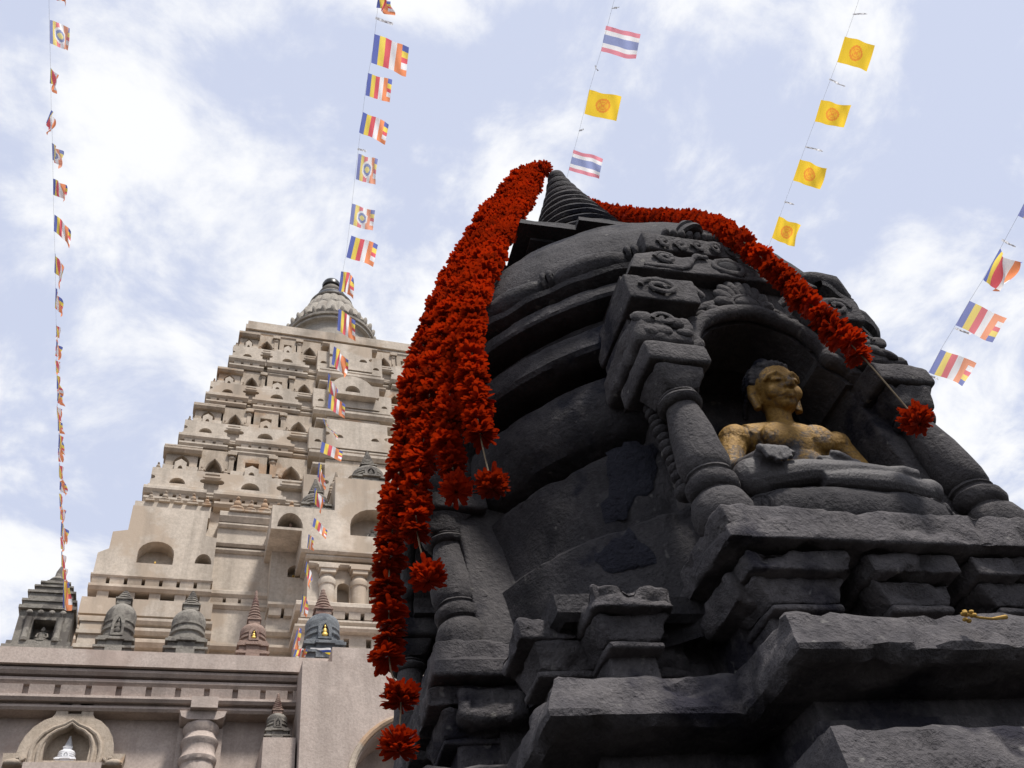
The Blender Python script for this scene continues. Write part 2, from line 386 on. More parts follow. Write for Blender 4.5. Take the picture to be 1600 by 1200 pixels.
def pilaster(st, x, yf, z0, z1, w, mt):
    h = z1-z0
    def fn():
        mb = MB(); mb.box(-w, w, 0, .3, 0, h*.12); mb.box(-w*.7, w*.7, .04, .3, h*.12, h*.68); mb.lathe([(w*.75, h*.66), (w*1.15, h*.72), (w*1.15, h*.80), (w*.7, h*.84)], 10, c=(0, .12, 0)); mb.box(-w*1.3, w*1.3, -.06, .3, h*.84, h); return mb
    me = shared(('pilaster', round(w, 3), round(h, 3), mt.name), fn, mt, 30)
    put('pilaster', me, st, loc=Vector((MXX(x), yf, MZ(z0)))-off_of(st), scale=(KX, 1, KZ))
def recess_bay(st, x0, x1, zb, h, mt):
    k = h/3.4; cx = (x0+x1)/2; w = x1-x0
    def y(z): return YT(z)+.22*k
    tbox('recess_panel', x0, x1, y(zb), .6, zb, zb+.72*k, M_OLDPL, st)
    slab('cornice_slab', x0, x1, y(zb)-.22*k, .8, zb+.26*k, zb+.42*k, mt, st)
    slab('cornice_slab', x0, x1, y(zb)-.16*k, .8, zb+.72*k, zb+.86*k, mt, st)
    tbox('recess_panel', x0, x1, y(zb)+.05, .6, zb+.86*k, zb+1.45*k, mt, st)
    slab('cornice_slab', x0, x1, y(zb)-.20*k, .8, zb+1.45*k, zb+1.62*k, mt, st)
    slab('cornice_slab', x0-.06, x1+.06, y(zb)-.12*k, .8, zb+1.68*k, zb+1.86*k, mt, st)
    z2, zt = zb+1.86*k, zb+h-.10*k
    ww = max(w*1.5, .9*k)
    mb = MB(); mb.plate([(cx-ww/2, z2), (cx+ww/2, z2), (cx+ww/2, zt), (cx-ww/2, zt)], [ogee(cx, z2+.06*k, ww*.62, (zt-z2)*.62)], y=y(z2)-.10*k, th=.6, depth=.34*k)
    tz(mb).build('arched_niche', M_OLDPL, st, sharp=0, rel=True)
    # raised hood over the arch
    og = ogee(cx, z2+.06*k, ww*.66, (zt-z2)*.66)[2:]
    mb = MB(); mb.tube([(x, y(z2)-.12*k, z) for x, z in og], .055*k, 6)
    tz(mb).build('arch_hood', M_OLDPL, st, sharp=40, rel=True)
    slab('ledge_slab', x0-.1, x1+.1, y(zt)-.28*k, .8, zt, zt+.10*k, mt, st)
    seated_relief(st, cx, y(z2)+.0*k, z2+.08*k, .36*k)
    slab('cornice_slab', x0-.04, x1+.04, y(zb)-.26*k, .8, zb+.52*k, zb+.62*k, mt, st)

for i in range(4):
    zb, zt_ = ZB[i], ZB[i+1]; h = zt_-zb; mt = M_OLDPL if i in (0, 1) else M_PLASTER
    mt = M_PLASTER
    w0, w1 = WT(zb)-.35, WT(zt_)-.35
    st = MB(); st.hexa([(XC-w0, YC-w0, zb), (XC+w0, YC-w0, zb), (XC+w0, YC+w0, zb), (XC-w0, YC+w0, zb)], [(XC-w1, YC-w1, zt_), (XC+w1, YC-w1, zt_), (XC+w1, YC+w1, zt_), (XC-w1, YC+w1, zt_)])
    st = tz(st).build('storey', mt, tower, sharp=0, rel=True)
    w = WT(zb+h*.35)
    for sx in (-1, 1):
        def X(u): return XC+sx*u*w
        def bay(u0, u1): return tuple(sorted((X(u0), X(u1))))
        a, b = bay(1.0, .77); block_bay(st, a, b, zb, h, mt, 1)
        a, b = bay(.77, .685); recess_bay(st, a, b, zb, h, mt)
        a, b = bay(.685, .40); block_bay(st, a, b, zb, h, mt, 0)
        a, b = bay(.40, .29); recess_bay(st, a, b, zb, h, mt)
    # centre bay: tall projecting panel with round arch
    a, b = XC-.29*w, XC+.29*w; k = h/3.4
    slab('cornice_slab', a, b, YT(zb)-.5*k, 1.2, zb, zb+.3*k, mt, st)
    slab('cornice_slab', a+.1, b-.1, YT(zb)-.42*k, 1.2, zb+.36*k, zb+.55*k, mt, st)
    mb = MB(); cw = .20*w; hl = [arch(XC, zb+1.15*k, cw*.8, .85*k)] if i % 2 == 0 else [half_round(XC-cw*.55, zb+1.2*k, .16*k, .2*k), half_round(XC+cw*.55, zb+1.2*k, .16*k, .2*k)]
    mb.plate(notched(a+.1*w, b-.1*w, zb+.6*k, zb+2.3*k, .14*k, zb+1.4*k), hl, y=YT(zb)-.45*k, th=1.2, depth=.5*k)
    tz(mb).build('centre_block', mt, st, sharp=0, rel=True)
    for sx in (-1, 1):
        mb = MB(); c_ = XC+sx*.235*w; mb.plate([(c_-.055*w, zb+.6*k), (c_+.055*w, zb+.6*k), (c_+.055*w, zb+1.9*k), (c_-.055*w, zb+1.9*k)], [half_round(c_, zb+1.05*k, .13*k, .17*k)], y=YT(zb)-.22*k, th=1.0, depth=.4*k)
        tz(mb).build('niche_block', mt, st, sharp=0, rel=True)
    slab('cornice_slab', a+.04*w, b-.04*w, YT(zb)-.30*k, 1.2, zb+2.3*k, zb+2.5*k, mt, st)
    mb = MB(); mb.plate([(XC-.17*w, zb+2.5*k), (XC+.17*w, zb+2.5*k), (XC+.17*w, zb+h-.05), (XC-.17*w, zb+h-.05)], [ogee(XC, zb+2.56*k, .16*w, .6*k)], y=YT(zb+2.5*k)-.12*k, th=.8, depth=.35*k)
    tz(mb).build('arched_niche', M_OLDPL, st, sharp=0, rel=True)
    if i == 2:
        mb = MB(); mb.plate(half_round(XC-.1, zb+1.1*k, .95, 1.25, 20), [half_round(XC-.1, zb+1.3*k, .30, .42, 12)], y=YT(zb)-.75, th=.7, depth=.35)
        tz(mb).build('horseshoe_gable', M_PLASTER, st, sharp=0, rel=True)

# head of the tower: cornice courses, platform, neck, fluted crown, finial
z = 39.0
hd = MB(); w = WT(39.2); hd.box(XC-w+.3, XC+w-.3, YC-w+.3, YC+w-.3, 39.0, 40.05); hd = tz(hd).build('tower_head', M_PLASTER, tower, sharp=0, rel=True)
for (z0, z1, e) in ((39.0, 39.18, .02), (39.22, 39.36, .1), (39.40, 39.72, .2), (39.74, 40.1, .12)):
    mb = MB(); ww = WT(39.4)+e; mb.box(XC-ww, XC+ww, YC-ww, YC+ww, z0, z1); tz(mb).build('cornice_slab', M_PLASTER, hd, sharp=0, rel=True)
for sx in (-1, 1):
    for sy in (-1, 1):
        mb = MB(); mb.lathe([(.22, 0), (.24, .2), (.2, .25), (.24, .5), (.12, .62), (.1, .8), (.03, 1.1), (0, 1.2)], 12, c=(XC+sx*3.3, YC+sy*3.3, 40.1)); tz(mb).build('corner_finial', M_AMAL, hd, rel=True)
MODE = 'crown'
crown = MB(); crown.lathe([(2.5, 40.0), (2.5, 41.5), (2.0, 42), (1.9, 44.4), (2.05, 44.6)], 40, c=(XC-.08, YC, 0)); crown = tz(crown).build('crown_neck', M_AMAL, tower, rel=True)
def lob(n, a_): return lambda a, z: 1+a_*abs(cos(a*n/2))
cc = (XC-.08, YC, 0)
for (prof, n, am) in (([(2.0, 44.5), (2.18, 44.56), (2.2, 44.72), (2.08, 44.78)], 12, 0), ([(2.1, 44.76), (2.28, 44.82), (2.3, 44.98), (2.15, 45.03)], 12, 0), ([(2.0, 45.0), (2.15, 45.3), (1.95, 45.9), (1.75, 46.5), (1.6, 47.0), (1.42, 47.2)], 22, .07), ([(1.35, 47.15), (1.42, 47.4), (1.3, 47.9), (1.15, 48.4), (1.0, 48.7)], 16, .06), ([(1.12, 48.66), (1.16, 48.74), (1.1, 48.84), (.9, 48.88)], 16, 0)):
    mb = MB(); mb.lathe(prof, n*4, c=cc, wob=lob(n, am) if am else None); tz(mb).build('fluted_disc', M_AMAL, crown, rel=True)
pm = MB(); pm.ball((0, 0, 0), (.15, .13, .34), 8, 6); pm = mesh('petal', pm.V, pm.F, M_AMAL, 60)
for k in range(30):
    a = 2*pi*k/30; put('petal', pm, crown, loc=Vector((MXX(XC-.08+2.22*cos(a)), YC+2.22*sin(a), MZ(45.28)))-off_of(crown), rot=(0, .25, a))
mb = MB(); mb.lathe([(.95, 48.86), (1.02, 48.95), (.98, 49.15), (.84, 49.45), (.70, 49.6)], 28, c=cc); tz(mb).build('black_collar', M_BLACK, tower, rel=True)
mb = MB(); mb.lathe([(.74, 49.58), (.70, 49.7), (.74, 49.78), (.62, 49.9), (.66, 50.02), (.54, 50.15), (.56, 50.3), (.44, 50.45), (.40, 50.6)], 24, c=cc); tz(mb).build('bell_finial', M_AMAL, tower, rel=True)
mb = MB(); mb.lathe([(.36, 50.58), (.50, 50.68), (.52, 50.9), (.44, 51.15), (.28, 51.3), (.16, 51.4), (.06, 51.6), (0, 51.7)], 20, c=cc); tz(mb).build('black_kalasha', M_BLACK, tower, rel=True)

MODE = 'tower'
# lower stage of the tower, below the small storeys
def tplate(name, outer, holes, yf, th, depth, mt, parent):
    mb = MB(); mb.plate(outer, holes, y=yf, th=th, depth=depth); return tz(mb).build(name, mt, parent, sharp=0, rel=True)
def rect(x0, x1, z0, z1): return [(x0, z0), (x1, z0), (x1, z1), (x0, z1)]
def mir(L): return [(2*XC-x, z) for x, z in reversed(L)]
lw = MB(); lw.hexa([(XC-8.2, YC-8.2, 12.4), (XC+8.2, YC-8.2, 12.4), (XC+8.2, YC+8.2, 12.4), (XC-8.2, YC+8.2, 12.4)], [(XC-7.0, YC-7.0, 25.25), (XC+7.0, YC-7.0, 25.25), (XC+7.0, YC+7.0, 25.25), (XC-7.0, YC+7.0, 25.25)])
lw = tz(lw).build('lower_stage', M_PLASTER, tower, sharp=0, rel=True)
yb = 24.62
for sx in (0, 1):
    f = (lambda L: mir(L)) if sx else (lambda L: L)
    def q(x0, x1): return (2*XC-x1, 2*XC-x0) if sx else (x0, x1)
    # corner pier
    tplate('corner_pier', f([(-4.62, 21.45), (-1.42, 21.45), (-1.42, 22.1), (-1.42, 23.25), (-1.75, 23.32), (-1.75, 24.40), (-3.95, 24.40), (-3.95, 23.32), (-4.35, 23.2), (-4.35, 22.5), (-4.62, 22.3)]),
           [f(arch(-3.06, 22.0, 1.0, .92)), f(half_round(-1.72, 22.12, .24, .42))], yb, 1.5, .55, M_PLASTER, lw)
    tplate('pier_head', f([(-3.95, 24.4), (-1.7, 24.4), (-1.7, 24.92), (-3.95, 24.92)]), [f(rect(-3.85, -3.25, 24.42, 24.6)), f(rect(-2.35, -1.78, 24.42, 24.6))], yb+.35, 1.2, .25, M_PLASTER, lw)
    a, b = q(-4.66, -1.38); dentils(a, b, yb+.0, 1, 21.05, 21.32, M_PLASTER, lw, .46, .8)
    slab('cornice_slab', a, b, yb-.1, 1.4, 21.32, 21.46, M_PLASTER, lw); slab('cornice_slab', a, b, yb-.12, 1.4, 20.85, 21.05, M_PLASTER, lw)
    for kk in range(5):
        c_ = -4.4+kk*.68; a, b = q(c_, c_+.3); tbox('bracket', a, b, yb+.02, .8, 20.6, 20.85, M_PLASTER, lw)
    a, b = q(-4.75, -1.3)
    tbox('wall_course', a, b, yb-.05, 1.4, 19.95, 20.55, M_PLASTER, lw)
    for z0, z1, e in ((19.62, 19.82, .15), (19.2, 19.42, .22), (18.75, 19.0, .28), (17.9, 18.2, .2), (17.1, 17.5, .3)): slab('cornice_slab', a-.05, b+.05, yb-e, 1.5, z0, z1, M_PLASTER, lw)
    tbox('wall_course', a, b, yb+.05, 1.4, 12.5, 19.95, M_PLASTER, lw)
    # recessed bay
    a, b = q(-1.42, .30)
    tbox('recess_panel', a, b, yb+.42, .9, 21.3, 22.95, M_PLASTER, lw); tbox('recess_panel', a, b, yb+.35, .9, 23.35, 24.0, M_PLASTER, lw)
    for z0, z1, e in ((21.0, 21.3, .2), (22.95, 23.12, .3), (23.18, 23.35, .22), (24.0, 24.16, .2), (24.2, 24.6, .1), (20.6, 20.8, .2)): slab('cornice_slab', a, b, yb+e, 1.1, z0, z1, M_PLASTER, lw)
    dentils(a, b, yb+.3, 1, 20.8, 21.0, M_PLASTER, lw, .46, .8)
    tbox('wall_course', a, b, yb+.32, 1, 12.5, 20.6, M_PLASTER, lw)
    for z0, z1 in ((19.0, 19.2), (18.4, 18.6)): slab('cornice_slab', a, b, yb+.1, 1.1, z0, z1, M_PLASTER, lw)
    # inner pier with a small gilt image in its niche
    o_ = f([(.22, 20.45), (1.9, 20.45), (1.9, 23.7), (.22, 23.7), (.22, 22.2)])
    tplate('inner_pier', o_, [f(arch(.98, 21.62, .52, .52))], yb-.25, 1.6, .4, M_PLASTER, lw)
    a, b = q(.20, 1.95); slab('cornice_slab', a, b, yb-.42, 1.6, 20.3, 20.5, M_PLASTER, lw); dentils(a, b, yb-.3, 1, 20.05, 20.3, M_PLASTER, lw, .42, .8)
    tbox('wall_course', a, b, yb-.15, 1.6, 12.5, 20.05, M_PLASTER, lw)
    for z0, z1, e in ((19.3, 19.5, .35), (18.7, 18.9, .4), (17.9, 18.2, .45)): slab('cornice_slab', a, b, yb-e, 1.6, z0, z1, M_PLASTER, lw)

for k in range(7):
    for sx in (-1, 1): seated_relief(lw, XC+sx*(1.55+k*.42), yb+.02, 24.58, .5 if k % 2 else .62)
for k in range(5):
    for sx in (-1, 1): seated_relief(lw, XC+sx*(5.0+k*.42), yb+.25, 24.92, .36+.1*(k % 2))
# porch pavilion in front of the tower
PY = 23.2; MODE = 'porch'
porch = MB(); porch.box(XC-1.9, XC+1.9, PY+.6, 26, 12.4, 24.2); porch = tz(porch).build('porch_body', M_PLASTER, tower, sharp=0, rel=True)
tplate('porch_gable', [(XC-2.2, 21.65), (XC+2.2, 21.65), (XC+2.2, 22.4), (XC+3.1, 22.4), (XC+3.1, 23.4), (XC+1.22, 23.4), (XC+1.22, 24.92), (XC-1.22, 24.92), (XC-1.22, 23.4), (XC-3.1, 23.4), (XC-3.1, 22.4), (XC-2.2, 22.4)],
       [arch(XC, 22.38, 1.5, 1.2), half_round(XC-2.55, 22.5, .38, .62), half_round(XC+2.55, 22.5, .38, .62)], PY, 2.5, .7, M_PLASTER, porch)
for z0, z1, e, hw in ((21.35, 21.5, .0, 2.05), (21.5, 21.66, .12, 2.2), (21.08, 21.22, .0, 1.95), (19.2, 19.5, .28, 2.3), (18.55, 18.72, .2, 2.3), (18.8, 18.96, .14, 2.2)): slab('cornice_slab', XC-hw, XC+hw, PY-e, 1.5, z0, z1, M_PLASTER, porch)
dentils(XC-2.2, XC+2.2, PY-.14, 1, 18.98, 19.2, M_PLASTER, porch, .45, .74)
tplate('niche_wall', rect(XC-1.95, XC+1.95, 19.5, 21.08), [arch(XC-.92, 19.62, .36, .95), arch(XC, 19.62, .36, .95), arch(XC+.92, 19.62, .36, .95)], PY+.22, 1, .4, M_PLASTER, porch)
tplate('slotted_wall', rect(XC-2.2, XC+2.2, 12.5, 18.55), [rect(XC-1.55+k*.62, XC-1.40+k*.62, 17.9, 18.42) for k in range(6)], PY+.05, 1.2, .4, M_PLASTER, porch)
for xx in (-1.4, -.47, .47, 1.4):
    mb = MB(); c_ = (XC+xx, PY+.18, 0)
    mb.lathe([(.26, 19.5), (.26, 19.6), (.22, 19.64), (.22, 20.35), (.25, 20.38), (.27, 20.5), (.25, 20.6), (.2, 20.66), (.2, 20.75)], 20, c=c_); mb.box(c_[0]-.22, c_[0]+.22, PY-.1, PY+.3, 20.75, 20.9); mb.box(c_[0]-.28, c_[0]+.28, PY-.14, PY+.3, 20.9, 21.02); mb.box(c_[0]-.32, c_[0]+.32, PY-.1, PY+.3, 21.02, 21.1)
    tz(mb).build('column', M_PLASTER, porch, rel=True)

# ---------------------------------------------------------------- small seated and standing figures in the temple niches
def seated_small(name, x, yb_, z0, h, mt, label, group=None):
    k = h; mb = MB(); t = thing(name, (MXX(x), yb_, MZ(z0)), label, 'statue', group)
    mb.lathe([(.36*k, 0), (.40*k, .05*k), (.36*k, .1*k)], 16); pl = mb.build('lotus_seat', mt, t)
    mb = MB(); mb.ball((0, -.02*k, .2*k), (.38*k, .24*k, .11*k), 14, 8); mb.ball((0, .02*k, .45*k), (.19*k, .13*k, .26*k), 12, 8); mb.ball((0, .02*k, .63*k), (.25*k, .11*k, .08*k), 12, 8)
    for s in (-1, 1): mb.tube([(s*.22*k, .02*k, .63*k), (s*.29*k, 0, .42*k), (s*.16*k, -.2*k, .28*k)], [.07*k, .06*k, .05*k], 8)
    mb.ball((0, 0, .85*k), (.115*k, .12*k, .14*k), 12, 8); mb.ball((0, .01*k, 1.0*k), (.05*k, .05*k, .05*k), 8, 6); mb.tube([(0, .01*k, .68*k), (0, 0, .78*k)], .055*k, 8)
    mb.build('body', mt, t, sharp=60); return t
seated_small('seated_statue', XC+.02, PY+.42, 22.4, .62, M_GREYST, 'grey seated figure inside the big oval porch niche of the temple')
MODE = 'tower'
seated_small('seated_statue', .98, yb-.02, 21.64, .34, M_GOLD, 'small gilded seated figure in a round-headed niche beside the temple porch')
seated_small('seated_statue', -3.06, yb+.3, 22.0, .28, M_GOLD, 'tiny gilded seated figure in the wide round niche of the corner pier')
MODE = 'porch'
seated_small('seated_statue', XC-2.5, PY+.4, 22.5, .45, M_REDST, 'reddish seated figure in the half-round porch niche')
st_ = thing('standing_statue', (MXX(XC), PY+.42, MZ(19.62)), 'pale standing carved figure in a tall niche between porch columns', 'statue')
mb = MB(); mb.lathe([(.14, 0), (.15, .05), (.11, .08)], 12); mb.build('pedestal', M_OLDPL, st_)
mb = MB(); mb.tube([(-.05, 0, .06), (-.055, 0, .3), (-.045, 0, .42)], [.035, .045, .05], 8); mb.tube([(.05, 0, .06), (.055, 0, .3), (.045, 0, .42)], [.035, .045, .05], 8); mb.ball((0, 0, .52), (.085, .06, .16), 10, 8); mb.ball((0, 0, .63), (.11, .05, .05), 10, 6); mb.ball((0, -.01, .76), (.05, .05, .065), 10, 8)
for s in (-1, 1): mb.tube([(s*.1, 0, .63), (s*.13, -.02, .46), (s*.09, -.06, .4)], [.03, .026, .02], 6)
mb.tube([(0, 0, .62), (0, 0, .72)], .03, 6); mb.build('body', M_OLDPL, st_, sharp=60)

# small stupas along the porch roof
def votive(name, loc, h, r, mt, label, group=None, mt2=None, niche=False, squat=1.0, rings=7, spire=.45):
    """plinth, drum, dome, box and ringed spire"""
    t = thing(name, (MXX(loc[0]), loc[1], MZ(loc[2])), label, 'stupa', group); mt2 = mt2 or mt; h *= .93*1.0
    zb = h*.24; zd = h*(1-spire)
    mb = MB()
    for (a, b, e) in ((0, .3, 1.0), (.3, .42, 1.12), (.42, .72, .92), (.72, .86, 1.06), (.86, 1, .95)): mb.box(-r*e, r*e, -r*e, r*e, zb*a+.0005, zb*b)
    for (a, b, e) in ((.05, .3, 1.1), (.42, .72, 1.02), (.72, .86, 1.18)): mb.box(-r*.42*e, r*.42*e, -r*e*1.02, r*e*1.02, zb*a, zb*b-.002)
    mb.build('plinth', mt, t, sharp=0)
    rr = r*.92; H = zd-zb
    mb = MB(); mb.lathe([(rr*.98, zb), (rr*.98, zb+H*.12), (rr*.88, zb+H*.14), (rr*.88, zb+H*.22), (rr, zb+H*.25), (rr, zb+H*.33), (rr*.9, zb+H*.36), (rr*.9, zb+H*.42), (rr*.97, zb+H*.44), (rr*.97, zb+H*.5)], 24); mb.build('drum', mt, t)
    mb = MB(); mb.lathe([(rr*.94, zb+H*.5), (rr*.97, zb+H*.62)] + [(rr*.97*cos(a*pi/18), zb+H*(.64+.36*sin(a*pi/18))) for a in range(0, 8)] + [(rr*.25, zd-.002)], 24); mb.build('dome', mt, t)
    mb = MB(); mb.box(-r*.4, r*.4, -r*.4, r*.4, zd-H*.05, zd+h*.04); mb.box(-r*.48, r*.48, -r*.48, r*.48, zd+h*.04, zd+h*.06); mb.build('harmika', mt2, t, sharp=0)
    z0 = zd+h*.06; zs = h-z0; pr = []
    for i in range(rings):
        a = i/rings; q_ = r*(.42*(1-a)+.08); pr += [(q_*.8, z0+zs*.85*a), (q_, z0+zs*.85*(a+.35/rings)), (q_*.95, z0+zs*.85*(a+.7/rings)), (q_*.75, z0+zs*.85*(a+.75/rings))]
    pr += [(r*.1, z0+zs*.86), (r*.12, z0+zs*.9), (r*.05, z0+zs*.96), (0, h)]
    mb = MB(); mb.lathe(pr, 16); mb.build('spire', mt2, t)
    if niche:
        mb = MB(); zc = zb+H*.2; mb.plate([(-r*.34, zc-H*.18), (r*.34, zc-H*.18), (r*.34, zc+H*.22), (0, zc+H*.42), (-r*.34, zc+H*.22)], [ogee(0, zc-H*.12, r*.4, H*.4)], y=-rr*1.08, th=rr*.5, depth=r*.15); mb.build('niche', mt, t, sharp=0)
        mb = MB(); mb.ball((0, -rr*1.0, zc-H*.04), (r*.16, r*.08, H*.07), 8, 6); mb.ball((0, -rr*1.0, zc+H*.06), (r*.1, r*.07, H*.1), 8, 6); mb.ball((0, -rr*1.02, zc+H*.19), (r*.055, r*.055, H*.05), 8, 6); mb.build('figure', M_GOLD if niche == 2 else mt, t, sharp=60)
    return t
RS = 'small stupas on the porch roof'
votive('roof_stupa', (XC, PY+.9, 24.92), 2.3, .62, M_GREYST, 'big grey round stupa in the middle of the stepped porch roof', RS, squat=1, niche=1)
votive('roof_stupa', (XC-1.02, PY+1.1, 24.92), 1.3, .25, M_OLDPL, 'slim tan stupa at the edge of the upper porch roof', RS)
votive('roof_stupa', (XC+1.02, PY+1.1, 24.92), 1.3, .25, M_OLDPL, 'slim tan stupa behind the orange garlands on the upper porch roof', RS)
votive('roof_stupa', (XC-1.75, PY+.7, 23.4), 2.0, .48, M_GREYST, 'grey stupa on the lower step of the porch roof', RS)
# ---------------------------------------------------------------- terrace the tower stands on
TY = 17.0; MODE = 'terrace'; KX, KZ = 1.022, .93
terr = thing('temple_terrace', (-1, TY+2, 0), 'pinkish plastered terrace wall with dentil cornice, pilasters and pointed niche', 'wall')
XL, XR = -16.0, 24.0
def rb(mb, name, mt, parent, sharp=0): return tz(mb).build(name, mt, parent, sharp=sharp, rel=True)
mb = MB(); mb.box(XL, XR, TY+.62, 60, -1.5, 12.60); rb(mb, 'terrace_wall', M_PINK, terr)
mb = MB(); mb.box(XL, XR, TY+.02, 60, 12.62, 12.97); rb(mb, 'parapet', M_PINK, terr)
for z0, z1, e in ((12.47, 12.60, .10), (12.28, 12.42, .16), (11.93, 12.05, .14), (11.78, 11.88, .24)):
    slab('cornice_slab', XL, XR, TY+e, 1.0, z0, z1, M_PINK, terr)
dentils(-9.02, 2.94, TY+.22, .5, 12.08, 12.26, M_PINK, terr, .52, .80)
mb = MB(); mb.box(XL, XR, TY+.3, TY+.9, 11.86, 12.62); rb(mb, 'cornice_backing', M_PINK, terr)
# engaged pilaster with bell capital and ringed shaft
for px in (-5.62, -.72):
    mb = MB()
    mb.box(px-.24, px+.24, TY-.02, TY+.7, 11.74, 11.98); rb(mb, 'pilaster_block', M_PINK, terr)
    mb = MB(); mb.plate([(px-.42, 11.74), (px-.38, 11.62), (px-.26, 11.56), (px+.26, 11.56), (px+.38, 11.62), (px+.42, 11.74)], [], y=TY+.12, th=.6); rb(mb, 'bracket_capital', M_PINK, terr)
    mb = MB(); c_ = (px, TY+.42, 0)
    mb.lathe([(.29, 10.2), (.29, 10.72), (.33, 10.76), (.34, 10.84), (.31, 10.90), (.29, 10.98), (.30, 11.10), (.33, 11.14), (.34, 11.20), (.30, 11.26), (.27, 11.34), (.31, 11.42), (.32, 11.5), (.28, 11.57)], 28, c=c_, wob=lambda a, z: 1+(.03*abs(cos(a*9)) if z > 11.3 or z < 10.73 else 0)); rb(mb, 'ringed_shaft', M_PINK, terr, 35)
    mb = MB(); mb.box(px-.40, px+.40, TY+.5, TY+.9, -1.5, 11.56); rb(mb, 'pilaster_backing', M_PINK, terr)
    mb = MB(); mb.box(px-.34, px+.34, TY+.1, TY+.7, -1.5, 10.2); rb(mb, 'pilaster_foot', M_PINK, terr)
# pointed niche with raised surround and lotus-dome head
def niche_front(cx):
    N = []
    pts = [(-.36, 10.7), (-.37, 10.95), (-.35, 11.10), (-.29, 11.24), (-.19, 11.34), (-.08, 11.40), (0, 11.48)]
    inner = pts + [(-x, z) for x, z in reversed(pts[:-1])]
    outp = [(-.95, 10.62), (-.98, 10.84), (-.78, 10.84), (-.76, 11.0), (-.71, 11.18), (-.61, 11.36), (-.47, 11.50), (-.35, 11.56), (-.31, 11.64), (-.31, 11.78), (-.25, 11.91), (-.13, 11.99), (0, 12.01)]
    outer = outp + [(-x, z) for x, z in reversed(outp[:-1])]
    fx = lambda L: [(cx+x, z+.08) for x, z in L]
    mb = MB(); mb.plate(fx(outer), [fx(inner), fx(arch(0, 11.64, .22, .22))], y=TY+.30, th=.45, depth=.30); rb(mb, 'niche_surround', M_OLDPL, terr)
    mb = MB(); mb.tube([(cx+x*1.18, TY+.29, 10.68+(z-10.7)*1.08) for x, z in inner], .032, 8); mb.tube([(cx+x*1.5, TY+.29, 10.66+(z-10.7)*1.18) for x, z in inner], .04, 8); rb(mb, 'arch_moulding', M_OLDPL, terr, 40)
    for s in (-1, 1):
        mb = MB(); mb.ball((cx+s*.80, TY+.3, 10.74), (.15, .07, .07), 12, 8); mb.tube([(cx+s*(.62+.02*i), TY+.28, 10.82-.02*i*(i < 4)) for i in range(8)], .03, 6); rb(mb, 'volute', M_OLDPL, terr, 40)
    mb = MB(); mb.box(cx-.62, cx+.62, TY+.2, TY+.9, 10.3, 10.7); rb(mb, 'niche_sill', M_PINK, terr)
    mb = MB(); mb.box(cx-.55, cx+.55, TY+.4, TY+.9, -1.5, 10.3); rb(mb, 'niche_plinth', M_PINK, terr)
niche_front(-2.93)
# front pavilion of the terrace (right) with its great arch
mb = MB(); mb.plate([(.98, -1.5), (8.6, -1.5), (8.6, 12.9), (1.55, 12.9), (1.55, 12.55), (.98, 12.55)], [arch(3.38, 8.0, 2.85, 3.35, 24)], y=TY-.55, th=1.3, depth=1.0); rb(mb, 'pavilion_front', M_PINK, terr)
mb = MB(); ar = arch(3.38, 8.0, 3.0, 3.43, 24)[2:]; mb.tube([(x, TY-.55, z) for x, z in ar], .07, 8); rb(mb, 'arch_rim', M_OLDPL, terr, 40)
mb = MB(); mb.box(.36, .94, TY-.3, TY+.8, -1.5, 10.98); rb(mb, 'buttress', M_PINK, terr)

# white marble stupa model standing inside the pointed niche
votive('niche_stupa', (-2.93, TY+.5, 10.71), .66, .17, M_MARBLE, 'small white marble stupa inside the pointed niche of the terrace wall', None, niche=1)
votive('buttress_stupa', (.62, TY+.05, 10.99), 1.14, .22, M_GREYST, 'slim weathered stupa on the buttress below the terrace cornice', None, niche=1, mt2=M_REDST, spire=.42)

# stupas and shrine along the terrace edge
LS = TY+.5; bz = 12.98
v = votive('terrace_stupa', (-2.5, LS, bz), 1.78, .34, M_GREYST, 'grey brown domed stupa with a small arched niche on the terrace edge', 'stupas along the terrace edge', niche=1, spire=.22, rings=3)
v = votive('terrace_stupa', (-1.2, LS, bz), 1.88, .38, M_GREYST, 'broad pale stupa with striped round dome on carved square base, terrace edge', 'stupas along the terrace edge', spire=.30, rings=5)
v = votive('terrace_stupa', (.08, LS, bz), 2.0, .30, M_REDST, 'slender reddish stupa on a pale square plinth, terrace edge', 'stupas along the terrace edge', niche=2, spire=.48, rings=9)
v = votive('terrace_stupa', (1.50, LS, bz), 2.15, .42, M_BLUEST, 'blue grey stupa with gilded figure and flag cloth on the terrace edge', 'stupas along the terrace edge', niche=2, mt2=M_REDST, spire=.36, rings=6)
sh = thing('corner_shrine', (MXX(-3.82), LS+.1, MZ(bz)), 'weathered grey shrine tower with a seated figure in its dark doorway, terrace corner', 'shrine')
mb = MB(); mb.box(-.62, .62, -.42, .5, 0, .14); mb.box(-.56, .56, -.38, .5, .14, .24); mb.build('plinth', M_GREYST, sh, sharp=0)
mb = MB(); mb.plate(rect(-.48, .48, .24, .95), [rect(-.20, .20, .30, .74)], y=-.32, th=.8, depth=.35); mb.build('cella', M_GREYST, sh, sharp=0)
for s in (-1, 1):
    mb = MB(); mb.lathe([(.07, .24), (.08, .3), (.055, .34), (.06, .68), (.08, .74)], 10, c=(s*.28, -.36, 0)); mb.build('door_column', M_GREYST, sh)
mb = MB(); mb.box(-.52, .52, -.40, .5, .95, 1.02); mb.box(-.46, .46, -.36, .45, 1.02, 1.12); mb.box(-.50, .50, -.39, .46, 1.12, 1.17); mb.build('cornice', M_GREYST, sh, sharp=0)
for k in range(4):
    mb = MB(); mb.ball((-.3+k*.2, -.40, .86), (.06, .03, .05), 8, 6); mb.build('lintel_boss', M_GREYST, sh, sharp=60)
mb = MB()
